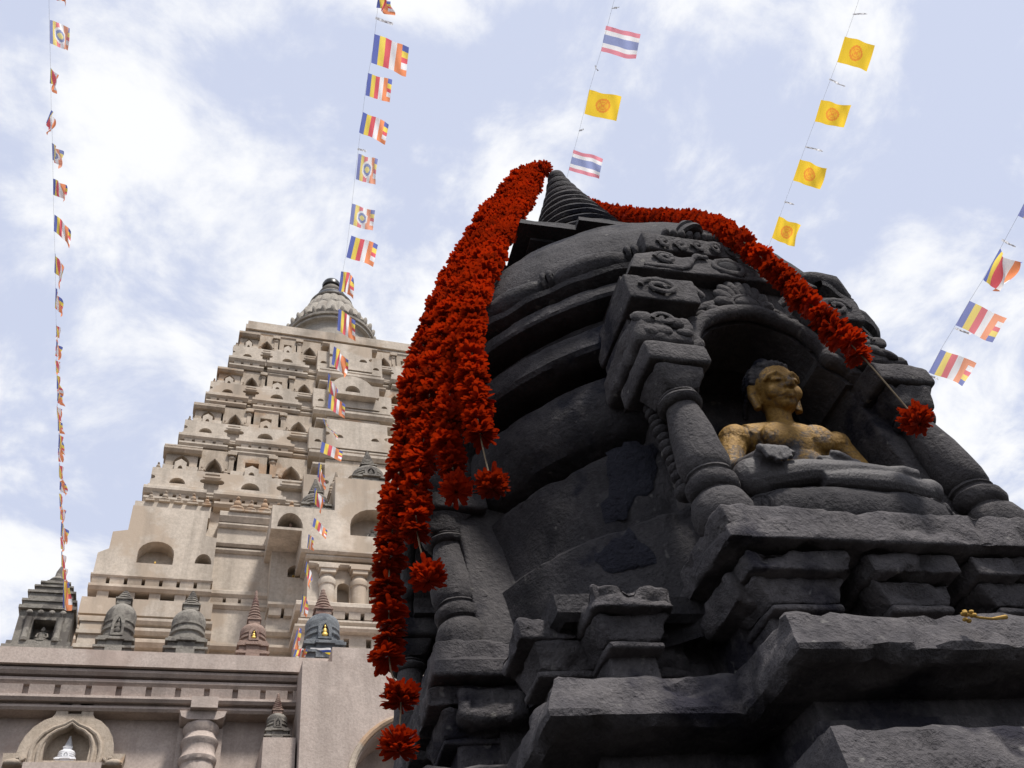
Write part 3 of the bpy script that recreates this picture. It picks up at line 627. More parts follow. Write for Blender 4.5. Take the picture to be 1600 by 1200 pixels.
for (a, b, e) in ((1.17, 1.32, .40), (1.32, 1.37, .44), (1.37, 1.50, .33), (1.50, 1.54, .36), (1.54, 1.64, .25), (1.64, 1.68, .28), (1.68, 1.76, .18)): mb.box(-e, e, -e*.9, e*.9, a, b)
mb.lathe([(.15, 1.76), (.18, 1.82), (.14, 1.88), (.09, 1.92), (.08, 2.05), (.03, 2.2), (0, 2.24)], 14); mb.build('roof', M_GREYST, sh, sharp=30)
seated_small('seated_statue', -3.82, LS-.10, 12.98+.30, .36, M_GREYST, 'grey seated figure in the doorway of the corner shrine')
# small plain pier beside it
pr_ = thing('terrace_pier', (MXX(-3.0), LS+.25, MZ(bz)), 'low moulded plaster pier between corner shrine and domed stupa', 'pier')
mb = MB()
for (a, b, e) in ((0, .3, .22), (.3, .38, .27), (.38, .62, .22), (.62, .70, .27), (.70, .9, .23), (.9, .98, .26)): mb.box(-e, e, -e, e, a, b)
mb.build('shaft', M_PLASTER, pr_, sharp=0)
# ---------------------------------------------------------------- dark stone stupa in front
XS, YA = 1.053, 1.80
stupa = thing('votive_stupa', (XS, YA, 0), 'carved dark grey stone stupa with stepped base, banded drum and dome, orange garlands over it', 'stupa'); TURNED.append(stupa)
# shapes below: x across the face, y = -distance from the axis, z from eye height (lifted by ZC when built)
SK = dict(base=[(-1.5, -1.5), (0, -.05), (.46, .30), (.644, .455), (.745, .563), (.829, .637), (.937, .71), (1.03, .793), (1.11, .867), (1.265, .988), (1.445, 1.14), (1.562, 1.224), (1.604, 1.285), (1.705, 1.375), (1.832, 1.50), (1.88, 1.562), (1.985, 1.655), (2.085, 1.768), (2.262, 1.90)],
          drum=[(1.0, .74), (1.03, .77), (1.33, 1.0), (1.53, 1.205), (1.75, 1.405), (1.905, 1.535), (2.02, 1.615), (2.10, 1.685), (2.16, 1.735), (2.29, 1.86), (2.43, 2.03), (2.58, 2.13)],
          harm=[(2.4, 2.02), (2.50, 2.11), (2.61, 2.215), (2.68, 2.27)], spire=[(2.675, 2.265), (3.63, 3.04), (3.84, 3.24), (3.9, 3.30)])
SR = dict(base=(.945, .945), drum=(1.0, 1.0), harm=(1.0, 1.0), spire=(1.0, 1.0), aed=(1.03, .985))
SM = 'base'
def sm(v):
    sx, sy = SR[SM]
    if SM == 'aed':                                        # the niche front narrows upwards
        t = max(0, min(1, (v.z-1.11)/.47)); t3 = max(0, min(1, (v.z-1.59)/.05)); sx = sx*(1-.20*t3) if v.x > 0 else sx; t2 = max(0, min(1, (v.z-1.85)/.2)); return Vector((v.x*sx*(1-.11*t)*(1-.27*t2)-.042*t-.02*t2, v.y*sy, pw(SK['base'], v.z)+ZC))
    return Vector((v.x*sx, v.y*sy, pw(SK['base' if SM == 'aed' else SM], v.z)+ZC))
def sb(mb, name, mt=None, sharp=40, wear=None, par=None, **kw):
    mb.V = [sm(v) for v in mb.V]
    if wear: mb.wear(*wear)
    return mb.build(name, mt or M_STONE, par or stupa, sharp=sharp, **kw)
def quad(o, ks=(1, 2, 3), inset=0):
    """the same carved piece on the other faces"""
    for k in ks:
        c = copy_to(o, stupa); c.rotation_euler = (0, 0, -k*pi/2); c.location = (inset*(k == 1)-inset*8.5*(k == 3), 0, 0)
        for ch in [x for x in C.objects if x.parent == o]: copy_to(ch, c)
    return o
def plan(Sq, P, H, res=.02):
    q = [(H, -P), (H, -Sq), (Sq, -Sq), (Sq, -H), (P, -H)]
    pts = []
    for k in range(4):
        c, s = cos(k*pi/2), sin(k*pi/2); pts += [(x*c-y*s, x*s+y*c) for x, y in q]
    return pts
def course(levels, res=.013, zres=.013):
    """stepped-plan course lofted through (S, P, H, z)"""
    lv = []
    for a, b in zip(levels, levels[1:]):
        n = max(1, int(max(abs(b[3]-a[3]), abs(b[1]-a[1]))/zres))
        lv += [tuple(a[i]+(b[i]-a[i])*k/n for i in range(4)) for k in range(n)]
    lv.append(levels[-1])
    ref = plan(*levels[0][:3]); cnt = []
    for i in range(20):
        p, q = ref[i], ref[(i+1) % 20]; cnt.append(max(2, int(sqrt((p[0]-q[0])**2+(p[1]-q[1])**2)/res)))
    V = []; N = sum(cnt); F = []
    for (s_, p_, h_, z_) in lv:
        pl = plan(s_, p_, h_)
        for i in range(20):
            a, b = pl[i], pl[(i+1) % 20]
            for k in range(cnt[i]): t = k/cnt[i]; V.append((a[0]+(b[0]-a[0])*t, a[1]+(b[1]-a[1])*t, z_))
    for j in range(len(lv)-1):
        for i in range(N): F.append((j*N+i, j*N+(i+1) % N, (j+1)*N+(i+1) % N, (j+1)*N+i))
    mb = MB(); mb.add(V, F); return mb
def L(Sq, P, H, z): return (Sq, P, H, z)
B2 = M_STONE2
sb(course([L(.80,1.02,.46,-1.5), L(.80,1.02,.46,-.9), L(.76,.97,.44,-.86), L(.76,.97,.44,-.3), L(.70,.92,.40,-.26), L(.70,.92,.40,-.02), L(.72,.93,.41,0), L(.60,.7,.36,.02)], .04, .04), 'plinth', B2, 30, (.004, 9, 1))
sb(course([L(.58,.78,.28,0), L(.58,.78,.28,.46)], .03, .03), 'recessed_course', B2, 30, (.004, 9, 2))
sb(course([L(.50,.66,.22,.44), L(.665,.865,.36,.455), L(.69,.90,.375,.475), L(.692,.905,.377,.49), L(.685,.895,.37,.515), L(.66,.862,.348,.64), L(.65,.85,.34,.652), L(.50,.66,.22,.66)]), 'eave_slab', B2, 30, (.007, 9, 3, .0035, 46))
sb(course([L(.555,.735,.27,.64), L(.555,.735,.27,.675), L(.585,.765,.295,.68), L(.585,.765,.295,.700), L(.57,.75,.28,.705), L(.57,.75,.28,.76)]), 'recessed_course', B2, 30, (.005, 12, 4))
sb(course([L(.50,.66,.22,.728), L(.665,.855,.345,.738), L(.684,.876,.36,.748), L(.686,.88,.362,.758), L(.682,.872,.358,.772), L(.662,.852,.343,.826), L(.648,.838,.333,.838), L(.50,.64,.22,.85)]), 'eave_slab', B2, 30, (.007, 9, 5, .0035, 46))
sb(course([L(.53,.655,.30,.83), L(.53,.655,.30,1.0), L(.56,.70,.31,1.01), L(.56,.70,.31,1.03)]), 'recessed_course', B2, 30, (.005, 12, 6))
# dwarf pilasters in the recess: cap, neck, stem
def dwarf(x, p, w, par_rot=0, seed=0):
    def T(pt):
        return pt
    k = w/.205
    root = MB(); root.rbox(x-w*.30, x+w*.30, -p+.05, -p+.35, .835, .95, .006, .03)
    root = sb(root, 'dwarf_pilaster', B2, 35, (.004, 14, 10+seed))
    mb = MB(); mb.rbox(x-w*.50, x+w*.50, -p-.010, -p+.3, .985, 1.028, .006, .011); c1 = sb(mb, 'cap', B2, 35, (.006, 18, 20+seed, .0035, 62), root)
    def tp(pt):
        t = (pt.z-.92)/(.985-.92); s_ = .62+.36*max(0, min(1, t)); return Vector((x+(pt.x-x)*s_, -p+.012*(1-t)+(pt.y+p)*1.0, pt.z))
    mb = MB(); mb.rbox(x-w*.46, x+w*.46, -p+.015, -p+.3, .935, .985, .006, .011, f=tp); sb(mb, 'cap_block', B2, 35, (.006, 18, 30+seed, .0035, 62), root)
    mb = MB(); mb.rbox(x-w*.34, x+w*.34, -p+.02, -p+.3, .915, .932, .006, .02); sb(mb, 'neck', B2, 35, (.003, 20, 40+seed), root)
    return root
for sd, (x, p, w) in enumerate(((-.228, .785, .20), (0, .785, .185), (.228, .785, .20), (-.495, .665, .15), (.495, .665, .15))): quad(dwarf(x, p, w, seed=sd))
for s in (-1, 1):
    mb = MB(); x0, x1 = sorted((s*.345, s*.26)); mb.rbox(x0, x1, -.74, -.60, .95, 1.02, .012, .015); quad(sb(mb, 'side_cap', B2, 35, (.012, 14, 50+s, .004, 50)))
sb(course([L(.60,.64,.30,1.0), L(.615,.66,.31,1.01), L(.62,.66,.31,1.045), L(.6,.64,.3,1.05), L(.3,.3,.1,1.06)], .03, .03), 'drum_platform', M_STONE, 30, (.006, 10, 7))
# seat slab under each niche
SM = 'aed'
mb = MB(); mb.rbox(-.337, .337, -.79, -.50, 1.03, 1.112, .007, .011, f=lambda p: Vector((p.x*(1-.03*(p.z > 1.07)), p.y+.012*((p.z-1.03)/.08), p.z)))
quad(sb(mb, 'seat_slab', M_STONE2, 30, (.006, 10, 8, .0035, 48)), inset=.03)

SM = 'drum'
# drum bands: sectors between the niches
GA = radians(24)
def band(name, prof, full=False, wear=(.004, 9, 9), mt=None):
    p2 = []
    for (a, b) in zip(prof, prof[1:]):
        n = max(1, int(sqrt((a[0]-b[0])**2+(a[1]-b[1])**2)/.016)); p2 += [(a[0]+(b[0]-a[0])*k/n, a[1]+(b[1]-a[1])*k/n) for k in range(n)]
    p2.append(prof[-1])
    mb = MB()
    if full:
        mb.lathe(p2, 200); return sb(mb, name, mt or M_STONE, 35, wear)
    mb.lathe(p2, 56, a0=-pi/2-pi/2+GA, a1=-pi/2-GA)          # sector between left and front faces
    return quad(sb(mb, name, mt or M_STONE, 35, wear))
def arcprof(r0, r1, z0, z1, n=8): return [(r0+(r1-r0)*sin(pi*k/n), z0+(z1-z0)*k/n) for k in range(n+1)]
band('drum_band', [(.655, 1.00), (.662, 1.045), (.664, 1.318), (.655, 1.332), (.58, 1.338)], wear=(.005, 7, 11, .0015, 50))
band('drum_band', [(.60, 1.33), (.628, 1.335), (.632, 1.515), (.622, 1.53), (.53, 1.535)], wear=(.006, 7, 12, .002, 50))
band('drum_groove', [(.53, 1.53), (.53, 1.60)])
band('drum_band', [(.53, 1.562), (.585, 1.558), (.63, 1.575), (.655, 1.61), (.664, 1.66), (.662, 1.70), (.655, 1.735), (.635, 1.752), (.54, 1.756)], wear=(.003, 9, 13, .001, 60))
band('drum_groove', [(.54, 1.75), (.54, 1.85)])
band('drum_band', [(.55, 1.800), (.655, 1.803), (.684, 1.812), (.692, 1.825), (.688, 1.89), (.674, 1.91), (.54, 1.914)], wear=(.003, 9, 14, .001, 60))
band('drum_groove', [(.62, 1.91), (.62, 1.935), (.655, 1.938), (.655, 1.955), (.63, 1.958), (.63, 1.972), (.69, 1.975), (.69, 1.99), (.65, 1.992), (.65, 2.0)])
band('drum_band', [(.60, 1.968), (.692, 1.971), (.713, 1.978), (.717, 1.99), (.711, 2.035), (.70, 2.046), (.62, 2.05)], wear=(.0025, 9, 15, .001, 60))
# petal rim
mb = MB(); n = 34
for k in range(n):
    a0 = -pi+GA*.8+(pi/2-1.6*GA)*k/n; pth = [(.700*cos(a0+(pi/2-1.6*GA)/n*t), .700*sin(a0+(pi/2-1.6*GA)/n*t), 2.074) for t in (.0, .25, .5, .75, 1)]
mb.lathe([(.64, 2.05), (.698, 2.055), (.724, 2.068), (.728, 2.085), (.712, 2.096), (.64, 2.10)], 90, a0=-pi+GA*.8, a1=-pi/2-GA*.8, wob=lambda a, z: 1+.004*sin(a*40)+.006*noise.noise(Vector((a*9, z*20, 3))))
quad(sb(mb, 'petal_rim', M_STONE, 40, (.004, 12, 16)))
# dome
dp = [(.60, 2.05), (.668, 2.10), (.686, 2.16), (.682, 2.22), (.664, 2.29), (.630, 2.36), (.58, 2.43), (.52, 2.49), (.44, 2.535), (.33, 2.56), (.2, 2.57)]
band('dome', dp, True, (.005, 6, 17, .0015, 55))
# carved festoon round the foot of the dome: lobes and knots
lobes = []
a_s, a_e = -pi+.30, -pi/2-.36
nl = 3
for k in range(nl):
    a0 = a_s+(a_e-a_s)*k/nl; a1 = a_s+(a_e-a_s)*(k+1)/nl; da = a1-a0
    mb = MB(); P = []; Rr = []
    for i in range(15):
        t = i/14; a = a0+da*(.04+.92*t); P.append((.688*cos(a), .688*sin(a), 2.15-.022*sin(pi*t))); Rr.append(.012+.040*sin(pi*min(1, max(0, t)))**.6)
    mb.tube(P, Rr, 14); quad(sb(mb, 'festoon_lobe', M_STONE, 50, (.006, 18, 60+k)))
    for off_ in (-.012, .012):
        mb = MB(); a = a1+off_; c = Vector((.688*cos(a), .688*sin(a), 2.152)); t_ = Vector((-sin(a), cos(a), 0)); nrm = Vector((cos(a), sin(a), 0))
        mb.tube([c+(nrm*cos(q)+Vector((0, 0, 1))*sin(q))*.030 for q in [2*pi*j/14 for j in range(14)]], .008, 8, closed=True)
        quad(sb(mb, 'festoon_knot', M_STONE, 50, (.002, 30, 70+k)))

SM = 'harm'
# harmika and ringed spire
def hcourse(a, b, z0, z1, r=.01, seed=0):
    """cross-plan slab (S,P,H) at z0 to z1"""
    return course([L(a[0]-.1, a[1]-.1, a[2]-.05, z0), L(a[0], a[1], a[2], z0+.003), L(b[0], b[1], b[2], z1-.003), L(b[0]-.1, b[1]-.1, b[2]-.05, z1)], .03, .02)
sb(hcourse((.33, .36, .17), (.33, .36, .17), 2.42, 2.60), 'harmika', M_STONE, 35, (.003, 10, 18))
sb(hcourse((.355, .385, .19), (.355, .385, .19), 2.592, 2.612), 'harmika_fillet', M_STONE, 35, (.002, 10, 19))
sb(hcourse((.40, .435, .222), (.385, .418, .21), 2.608, 2.675), 'harmika_slab', M_STONE, 35, (.004, 10, 20))
SM = 'spire'
zz = 2.675; k = 0
while zz < 3.80:
    t = (zz-2.675)/1.13; R_ = .285*(1-t)+.03; h = .092*(1-.3*t)
    mb = MB(); mb.lathe([(R_*.70, zz), (R_*.98, zz+h*.12), (R_*1.02, zz+h*.3), (R_*.97, zz+h*.6), (R_*.72, zz+h*.72), (R_*.68, zz+h*1.05)], 48); sb(mb, 'spire_ring', M_STONE, 35, (.003, 16, 80+k)); zz += h; k += 1
mb = MB(); mb.lathe([(.03, 3.78), (.04, 3.8), (.035, 3.83), (.02, 3.85), (0, 3.86)], 20); sb(mb, 'finial', M_STONE)

SM = 'drum'
# core filling behind the niches
mb = MB(); mb.lathe([(.42, 1.0), (.42, 2.1)], 40); sb(mb, 'drum_core', M_STONE)

# ---------------------------------------------------------------- niche fronts (aediculae)
SM = 'aed'
def aed(mb, name, wear=(.003, 16, 21), sharp=40, mt=None):
    if name in ('scroll', 'oval_rim'):                     # low relief: sunk into the slab and worn
        y0 = max(v.y for v in mb.V); mb.V = [Vector((v.x, y0-.004+(v.y-y0)*.42, v.z)) for v in mb.V]; wear = (.003, 40, 45)
    return quad(sb(mb, name, mt or M_CARVED, sharp, wear), inset=.03)
for s in (-1, 1):
    x0, x1 = sorted((s*.205, s*(.270 if s < 0 else .325))); mb = MB(); mb.rbox(x0, x1, -.640 if s < 0 else -.69, -.42, 1.10, 1.62, .008, .03); aed(mb, 'niche_side_wall')
mb = MB(); mb.rbox(-.24, .24, -.47, -.40, 1.10, 1.80, .004, .04); aed(mb, 'niche_back')
mb = MB(); mb.rbox(-.30, .30, -.66, -.42, 1.795, 1.90, .006, .04); aed(mb, 'niche_ceiling')
for s in (-1, 1):
    cx, cy = s*.283, -.712
    pr = [(.046, 1.10), (.058, 1.108), (.066, 1.130), (.067, 1.155), (.060, 1.182), (.046, 1.192), (.046, 1.197), (.056, 1.202), (.063, 1.215), (.062, 1.232), (.05, 1.242), (.050, 1.247), (.055, 1.251), (.052, 1.258), (.042, 1.262)]
    pr = [(r_*.80, z_) for r_, z_ in pr]
    mb = MB(); mb.lathe(pr, 28, c=(cx, cy, 0)); aed(mb, 'pillar_base')
    pr = [(.044, 1.256), (.053, 1.266), (.0565, 1.29), (.055, 1.33), (.048, 1.38), (.041, 1.43), (.037, 1.462)]
    pr = [(r_*.86, z_) for r_, z_ in pr]
    mb = MB(); mb.lathe(pr, 28, c=(cx, cy, 0)); aed(mb, 'pillar_shaft', (.004, 18, 22))
    mb = MB(); mb.lathe([(.036, 1.456), (.043, 1.461), (.047, 1.470), (.044, 1.479), (.036, 1.483), (.042, 1.487), (.042, 1.492), (.034, 1.496)], 28, c=(cx, cy, 0)); aed(mb, 'pillar_ring')
    def tp(pt, cx=cx, cy=cy):
        t = max(0, min(1, (pt.z-1.487)/.07)); q_ = .62+.38*t**.8; return Vector((cx+(pt.x-cx)*q_, cy+(pt.y-cy)*q_, pt.z))
    mb = MB(); mb.rbox(cx-.058, cx+.058, cy-.056, cy+.056, 1.492, 1.56, .008, .015, f=tp); aed(mb, 'capital', (.006, 20, 23, .003, 60))
    mb = MB(); mb.rbox(cx-.074, cx+.074, cy-.066, cy+.09, 1.562, 1.598, .008, .015); aed(mb, 'abacus', (.004, 16, 24))
    # hanging string of beads beside the shaft
    for k in range(13):
        t = k/12; rr_ = .0165+.0015*sin(k*2.1)+.006*(k == 12); mb = MB(); mb.ball((s*(.308-.004*t), -.650-.012*t, 1.545-.285*t), (rr_*1.1, rr_*1.1, rr_*.86), 12, 8); aed(mb, 'bead', None, 60)
# trefoil arch plate
apts = [(.190, 1.597), (.196, 1.615), (.186, 1.64), (.166, 1.655), (.170, 1.675), (.150, 1.715), (.115, 1.748), (.06, 1.772), (0, 1.782)]
hole = [(x, z) for x, z in apts] + [(-x, z) for x, z in reversed(apts[:-1])]
def dens(Lp, n):
    o = []
    for i in range(len(Lp)):
        a, b = Lp[i], Lp[(i+1) % len(Lp)]; m_ = max(1, int(sqrt((a[0]-b[0])**2+(a[1]-b[1])**2)/n)); o += [(a[0]+(b[0]-a[0])*k/m_, a[1]+(b[1]-a[1])*k/m_) for k in range(m_)]
    return o
hp = dens([(-.30, 1.598), (-.19, 1.597)], 1)
outer = [(-.325, 1.598), (-.190, 1.597)] + [(-x, z) for x, z in apts[1:-1]] + [(0, 1.782)] + [(x, z) for x, z in reversed(apts[1:-1])] + [(.190, 1.597), (.325, 1.598), (.325, 1.90), (-.325, 1.90)]
mb = MB(); mb.plate(outer, [], y=-.705, th=.14); aed(mb, 'arch_plate', None, 30)
rim = [(-x, z) for x, z in apts] + [(x, z) for x, z in reversed(apts[:-1])]
def spline(Pp, n=6):
    P = [Vector(p) for p in Pp]; o = []
    for i in range(len(P)-1):
        p0, p1, p2, p3 = P[max(i-1, 0)], P[i], P[i+1], P[min(i+2, len(P)-1)]
        for k in range(n):
            t = k/n; o.append(.5*((2*p1)+(p2-p0)*t+(2*p0-5*p1+4*p2-p3)*t*t+(3*p1-p0-3*p2+p3)*t**3))
    o.append(P[-1]); return o
mb = MB(); mb.tube(spline([(x*1.13, -.722, 1.60+(z-1.60)*1.10) for x, z in rim], 4), .019, 10); aed(mb, 'arch_rim', (.003, 20, 26), 60)
mb = MB(); mb.tube(spline([(x*1.36, -.712, 1.61+(z-1.60)*1.26) for x, z in rim[2:-2]], 4), .014, 8); aed(mb, 'arch_rim', (.003, 20, 27), 60)
# makara blocks and upper slabs
for s in (-1, 1):
    x0, x1 = sorted((s*.215, s*.362)); mb = MB(); mb.rbox(x0, x1, -.772, -.56, 1.604, 1.700, .018, .014); aed(mb, 'makara_block', (.009, 15, 28, .003, 50))
    for (bx_, bz_, r_) in ((.335, 1.675, .024), (.300, 1.640, .022), (.262, 1.668, .020), (.245, 1.635, .016), (.325, 1.632, .018)):
        mb = MB(); mb.ball((s*bx_, -.772, bz_), (r_*1.25, .008, r_*.8), 12, 8); aed(mb, 'makara_relief', (.003, 30, 29), 60)
    sp = [(s*(.285+.030*cos(q)*(1-q/9)), -.778, 1.672+.024*sin(q)*(1-q/9)) for q in [j*.45 for j in range(17)]]
    mb = MB(); mb.tube(sp, .006, 6); aed(mb, 'scroll', None, 60)
    x0, x1 = sorted((s*.165, s*.345)); mb = MB(); mb.rbox(x0, x1, -.772, -.56, 1.752, 1.832, .006, .015); aed(mb, 'cornice_block', (.004, 14, 30, .0015, 50))
    x0, x1 = sorted((s*.160, s*.335)); mb = MB(); mb.rbox(x0, x1, -.712, -.56, 1.700, 1.752, .004, .02); aed(mb, 'cornice_fillet', (.003, 16, 31))
    # scrolls on the cornice block
    sp = [(s*(.262+.050*cos(q)*(1-q/12)), -.776, 1.792+.028*sin(q)*(1-q/12)) for q in [j*.5 for j in range(21)]]
    mb = MB(); mb.tube(sp, .007, 6); aed(mb, 'scroll', None, 60)
    mb = MB(); mb.tube(spline([(s*.168, -.774, 1.758), (s*.19, -.777, 1.79), (s*.178, -.776, 1.822), (s*.15, -.755, 1.845), (s*.12, -.73, 1.836)], 6), .009, 8); aed(mb, 'scroll', None, 60)
mb = MB(); mb.rbox(-.312, .312, -.745, -.50, 1.892, 1.985, .006, .018, f=lambda p: Vector((p.x*(1-.05*((p.z-1.88)/.1)), p.y+.012*((p.z-1.88)/.1), p.z))); aed(mb, 'upper_slab', (.004, 12, 32, .0015, 50))
mb = MB(); mb.rbox(-.285, .285, -.705, -.50, 1.835, 1.894, .004, .025); aed(mb, 'cornice_fillet', (.003, 16, 33))
# oval eye with raised rim on the upper slab, running scrolls beside it
mb = MB(); mb.tube([(.05*cos(q), -.746+.004*sin(q), 1.938+.030*sin(q)) for q in [2*pi*j/24 for j in range(24)]], .010, 8, closed=True); aed(mb, 'oval_rim', None, 60)
mb = MB(); mb.ball((0, -.742, 1.938), (.040, .006, .024), 16, 8); aed(mb, 'oval_eye', None, 60, M_BLACKSTONE)  # near-black filling inside the oval rim
for s in (-1, 1):
    mb = MB(); mb.tube(spline([(s*.06, -.742, 1.975), (s*.10, -.744, 1.972), (s*.125, -.746, 1.94), (s*.15, -.747, 1.912), (s*.20, -.746, 1.908), (s*.27, -.744, 1.912)], 6), .009, 8); aed(mb, 'scroll', None, 60)
    sp = [(s*(.205+.034*cos(q)*(1-q/12)), -.743, 1.948+.024*sin(q)*(1-q/12)) for q in [j*.5 for j in range(21)]]
    mb = MB(); mb.tube(sp, .008, 6); aed(mb, 'scroll', None, 60)
mb = MB(); mb.rbox(-.245, .245, -.712, -.50, 2.028, 2.085, .006, .018); aed(mb, 'upper_slab', (.004, 12, 34, .0015, 50))
mb = MB(); mb.rbox(-.235, .235, -.69, -.50, 1.985, 2.030, .005, .018); aed(mb, 'cornice_fillet', (.003, 16, 35))
for s in (-1, 1):
    for (bx_, bz_) in ((.04, 2.05), (.11, 2.045), (.175, 2.05)):
        mb = MB(); mb.tube([(s*(bx_+.026*cos(q)*(1-q/11)), -.716, bz_+.020*sin(q)*(1-q/11)) for q in [j*.55 for j in range(17)]], .007, 6); aed(mb, 'scroll', None, 60)
mb = MB(); mb.rbox(-.17, .17, -.698, -.5, 2.085, 2.112, .006, .02); aed(mb, 'crest_fillet', (.003, 16, 36))
for k in range(9):
    mb = MB(); mb.ball((-.128+.032*k, -.692, 2.128), (.015, .018, .022), 10, 8); aed(mb, 'crest_petal', None, 60)
mb = MB(); mb.lathe([(.05, 2.14), (.058, 2.15), (.05, 2.175), (.034, 2.20), (.038, 2.21), (.026, 2.235), (.01, 2.255), (0, 2.258)], 24, c=(-.01, -.668, 0)); aed(mb, 'crest_knob')
# lotus rosette over the arch
for k in range(9):
    a = pi*(.02+.96*k/8); mb = MB(); Mx = Matrix.Rotation(-(a-pi/2), 3, 'Y')
    mb.ball((.062*cos(a), -.727, 1.822+.045*sin(a)), (.017, .013, .028), 10, 8, Mx); aed(mb, 'rosette_petal', (.002, 40, 37), 60)
mb = MB(); mb.ball((0, -.727, 1.825), (.040, .016, .022), 14, 8); mb.tube([(.047*cos(q), -.731, 1.822+.024*sin(q)) for q in [2*pi*j/20 for j in range(20)]], .006, 6, closed=True); aed(mb, 'rosette_heart', (.002, 40, 38), 60)
for s in (-1, 1):
    for k in range(3):
        mb = MB(); mb.ball((s*(.10+.035*k), -.722, 1.79-.022*k), (.022, .016, .018), 10, 8); aed(mb, 'rosette_leaf', (.004, 40, 39), 60)

# dark spalled patches on the drum slabs
def cyl(x, y, R_):
    d = ray_s(x, y); ox, oy = -XS, -YA; a = d.x*d.x+d.y*d.y; b = 2*(d.x*ox+d.y*oy); c = ox*ox+oy*oy-R_*R_; q = b*b-4*a*c
    t = (-b-sqrt(max(q, 0)))/(2*a); return d*t
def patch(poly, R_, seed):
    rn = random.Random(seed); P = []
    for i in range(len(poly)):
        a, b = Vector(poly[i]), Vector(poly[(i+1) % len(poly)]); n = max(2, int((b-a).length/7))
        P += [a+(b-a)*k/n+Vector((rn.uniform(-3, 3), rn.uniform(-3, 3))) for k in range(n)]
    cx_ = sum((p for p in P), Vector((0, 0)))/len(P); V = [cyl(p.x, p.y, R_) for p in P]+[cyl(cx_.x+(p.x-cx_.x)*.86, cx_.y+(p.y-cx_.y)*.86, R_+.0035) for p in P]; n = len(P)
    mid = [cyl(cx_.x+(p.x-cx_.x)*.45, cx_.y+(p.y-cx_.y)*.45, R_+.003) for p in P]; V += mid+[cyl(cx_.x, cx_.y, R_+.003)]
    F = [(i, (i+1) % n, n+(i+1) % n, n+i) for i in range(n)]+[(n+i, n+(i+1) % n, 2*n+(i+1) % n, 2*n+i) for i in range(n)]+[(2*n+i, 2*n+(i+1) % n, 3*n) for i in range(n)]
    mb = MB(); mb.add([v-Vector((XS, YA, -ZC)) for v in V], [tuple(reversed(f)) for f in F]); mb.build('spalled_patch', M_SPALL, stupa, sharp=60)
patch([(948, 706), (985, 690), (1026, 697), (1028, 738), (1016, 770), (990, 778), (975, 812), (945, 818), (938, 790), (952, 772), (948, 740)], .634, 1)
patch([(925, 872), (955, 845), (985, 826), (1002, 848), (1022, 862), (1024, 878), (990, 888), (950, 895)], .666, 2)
# ---------------------------------------------------------------- seated figure in the front niche
def voxel(mb, name, size, smooth, mt, parent, fac=.5):
    """one continuous skin over overlapping forms"""
    me = mesh('t', mb.V, mb.F, mt, 0); o = bpy.data.objects.new('t', me); C.objects.link(o)
    r = o.modifiers.new('r', 'REMESH'); r.mode = 'VOXEL'; r.voxel_size = size
    if smooth: s_ = o.modifiers.new('s', 'SMOOTH'); s_.factor = fac; s_.iterations = smooth
    dg = bpy.context.evaluated_depsgraph_get(); m2 = bpy.data.meshes.new_from_object(o.evaluated_get(dg)); bpy.data.objects.remove(o)
    m2.name = name; m2.materials.clear(); m2.materials.append(mt)
    m2.polygons.foreach_set('use_smooth', [True]*len(m2.polygons)); m2.update()
    return put(name, m2, parent)
def gilt(name, z0, z1):
    q, t, b = mat(name); p = wpos(t); sp = nd(t, 'ShaderNodeSeparateXYZ'); lk(t, p, sp.inputs[0])
    mr = nd(t, 'ShaderNodeMapRange'); mr.inputs[1].default_value = z0; mr.inputs[2].default_value = z1; lk(t, sp.outputs[2], mr.inputs[0])
    n = noise_node(t, 26, 7, .68, p, .4); n2 = noise_node(t, 160, 4, .7, p)
    a = nd(t, 'ShaderNodeMath', operation='MULTIPLY_ADD'); lk(t, n.outputs[0], a.inputs[0]); a.inputs[1].default_value = 2.4; lk(t, mr.outputs[0], a.inputs[2])
    a2 = nd(t, 'ShaderNodeMath', operation='MULTIPLY_ADD'); lk(t, n2.outputs[0], a2.inputs[0]); a2.inputs[1].default_value = .6; lk(t, a.outputs[0], a2.inputs[2])
    g_ = ramp(t, a2.outputs[0], [(.42, 0), (.60, 1)]); a3 = nd(t, 'ShaderNodeMath', operation='MULTIPLY'); lk(t, a2.outputs[0], a3.inputs[0]); a3.inputs[1].default_value = .36
    g_ = ramp(t, a3.outputs[0], [(.76, 0), (.90, 1)])
    gold = mixc(t, n2.outputs[0], (.07, .032, .008), (.48, .28, .06)); st_c = mixc(t, n2.outputs[0], (.04, .036, .04), (.085, .078, .082))
    lk(t, mixc(t, g_.outputs[0], st_c, gold), b.inputs['Base Color'])
    mm = nd(t, 'ShaderNodeMath', operation='MULTIPLY'); lk(t, g_.outputs[0], mm.inputs[0]); mm.inputs[1].default_value = .25; lk(t, mm.outputs[0], b.inputs['Metallic'])
    b.inputs['Roughness'].default_value = .62
    bump(t, b, n2.outputs[0], .8, .004); return q
M_GILT = gilt('worn_gold_leaf_on_stone', ZC+.95, ZC+1.12)
BX, BY = XS-.034, 1.150
def ZA(z): return pw(SK['base'], z)
bud = thing('buddha_statue', (BX, BY, ZA(1.112)+ZC+.001), 'seated stone figure with worn gold leaf on face and chest, in the dark niche', 'statue')
TURNED.append(bud)
def H(x, y, z): return Vector((x*1.08, y, (ZA(z)-ZA(1.112))*(1.0 if z > 1.19 else 1.36)+(.018 if z > 1.19 else 0)))       # x across, y depth from BY (minus = towards the court), z from eye height
mb = MB()
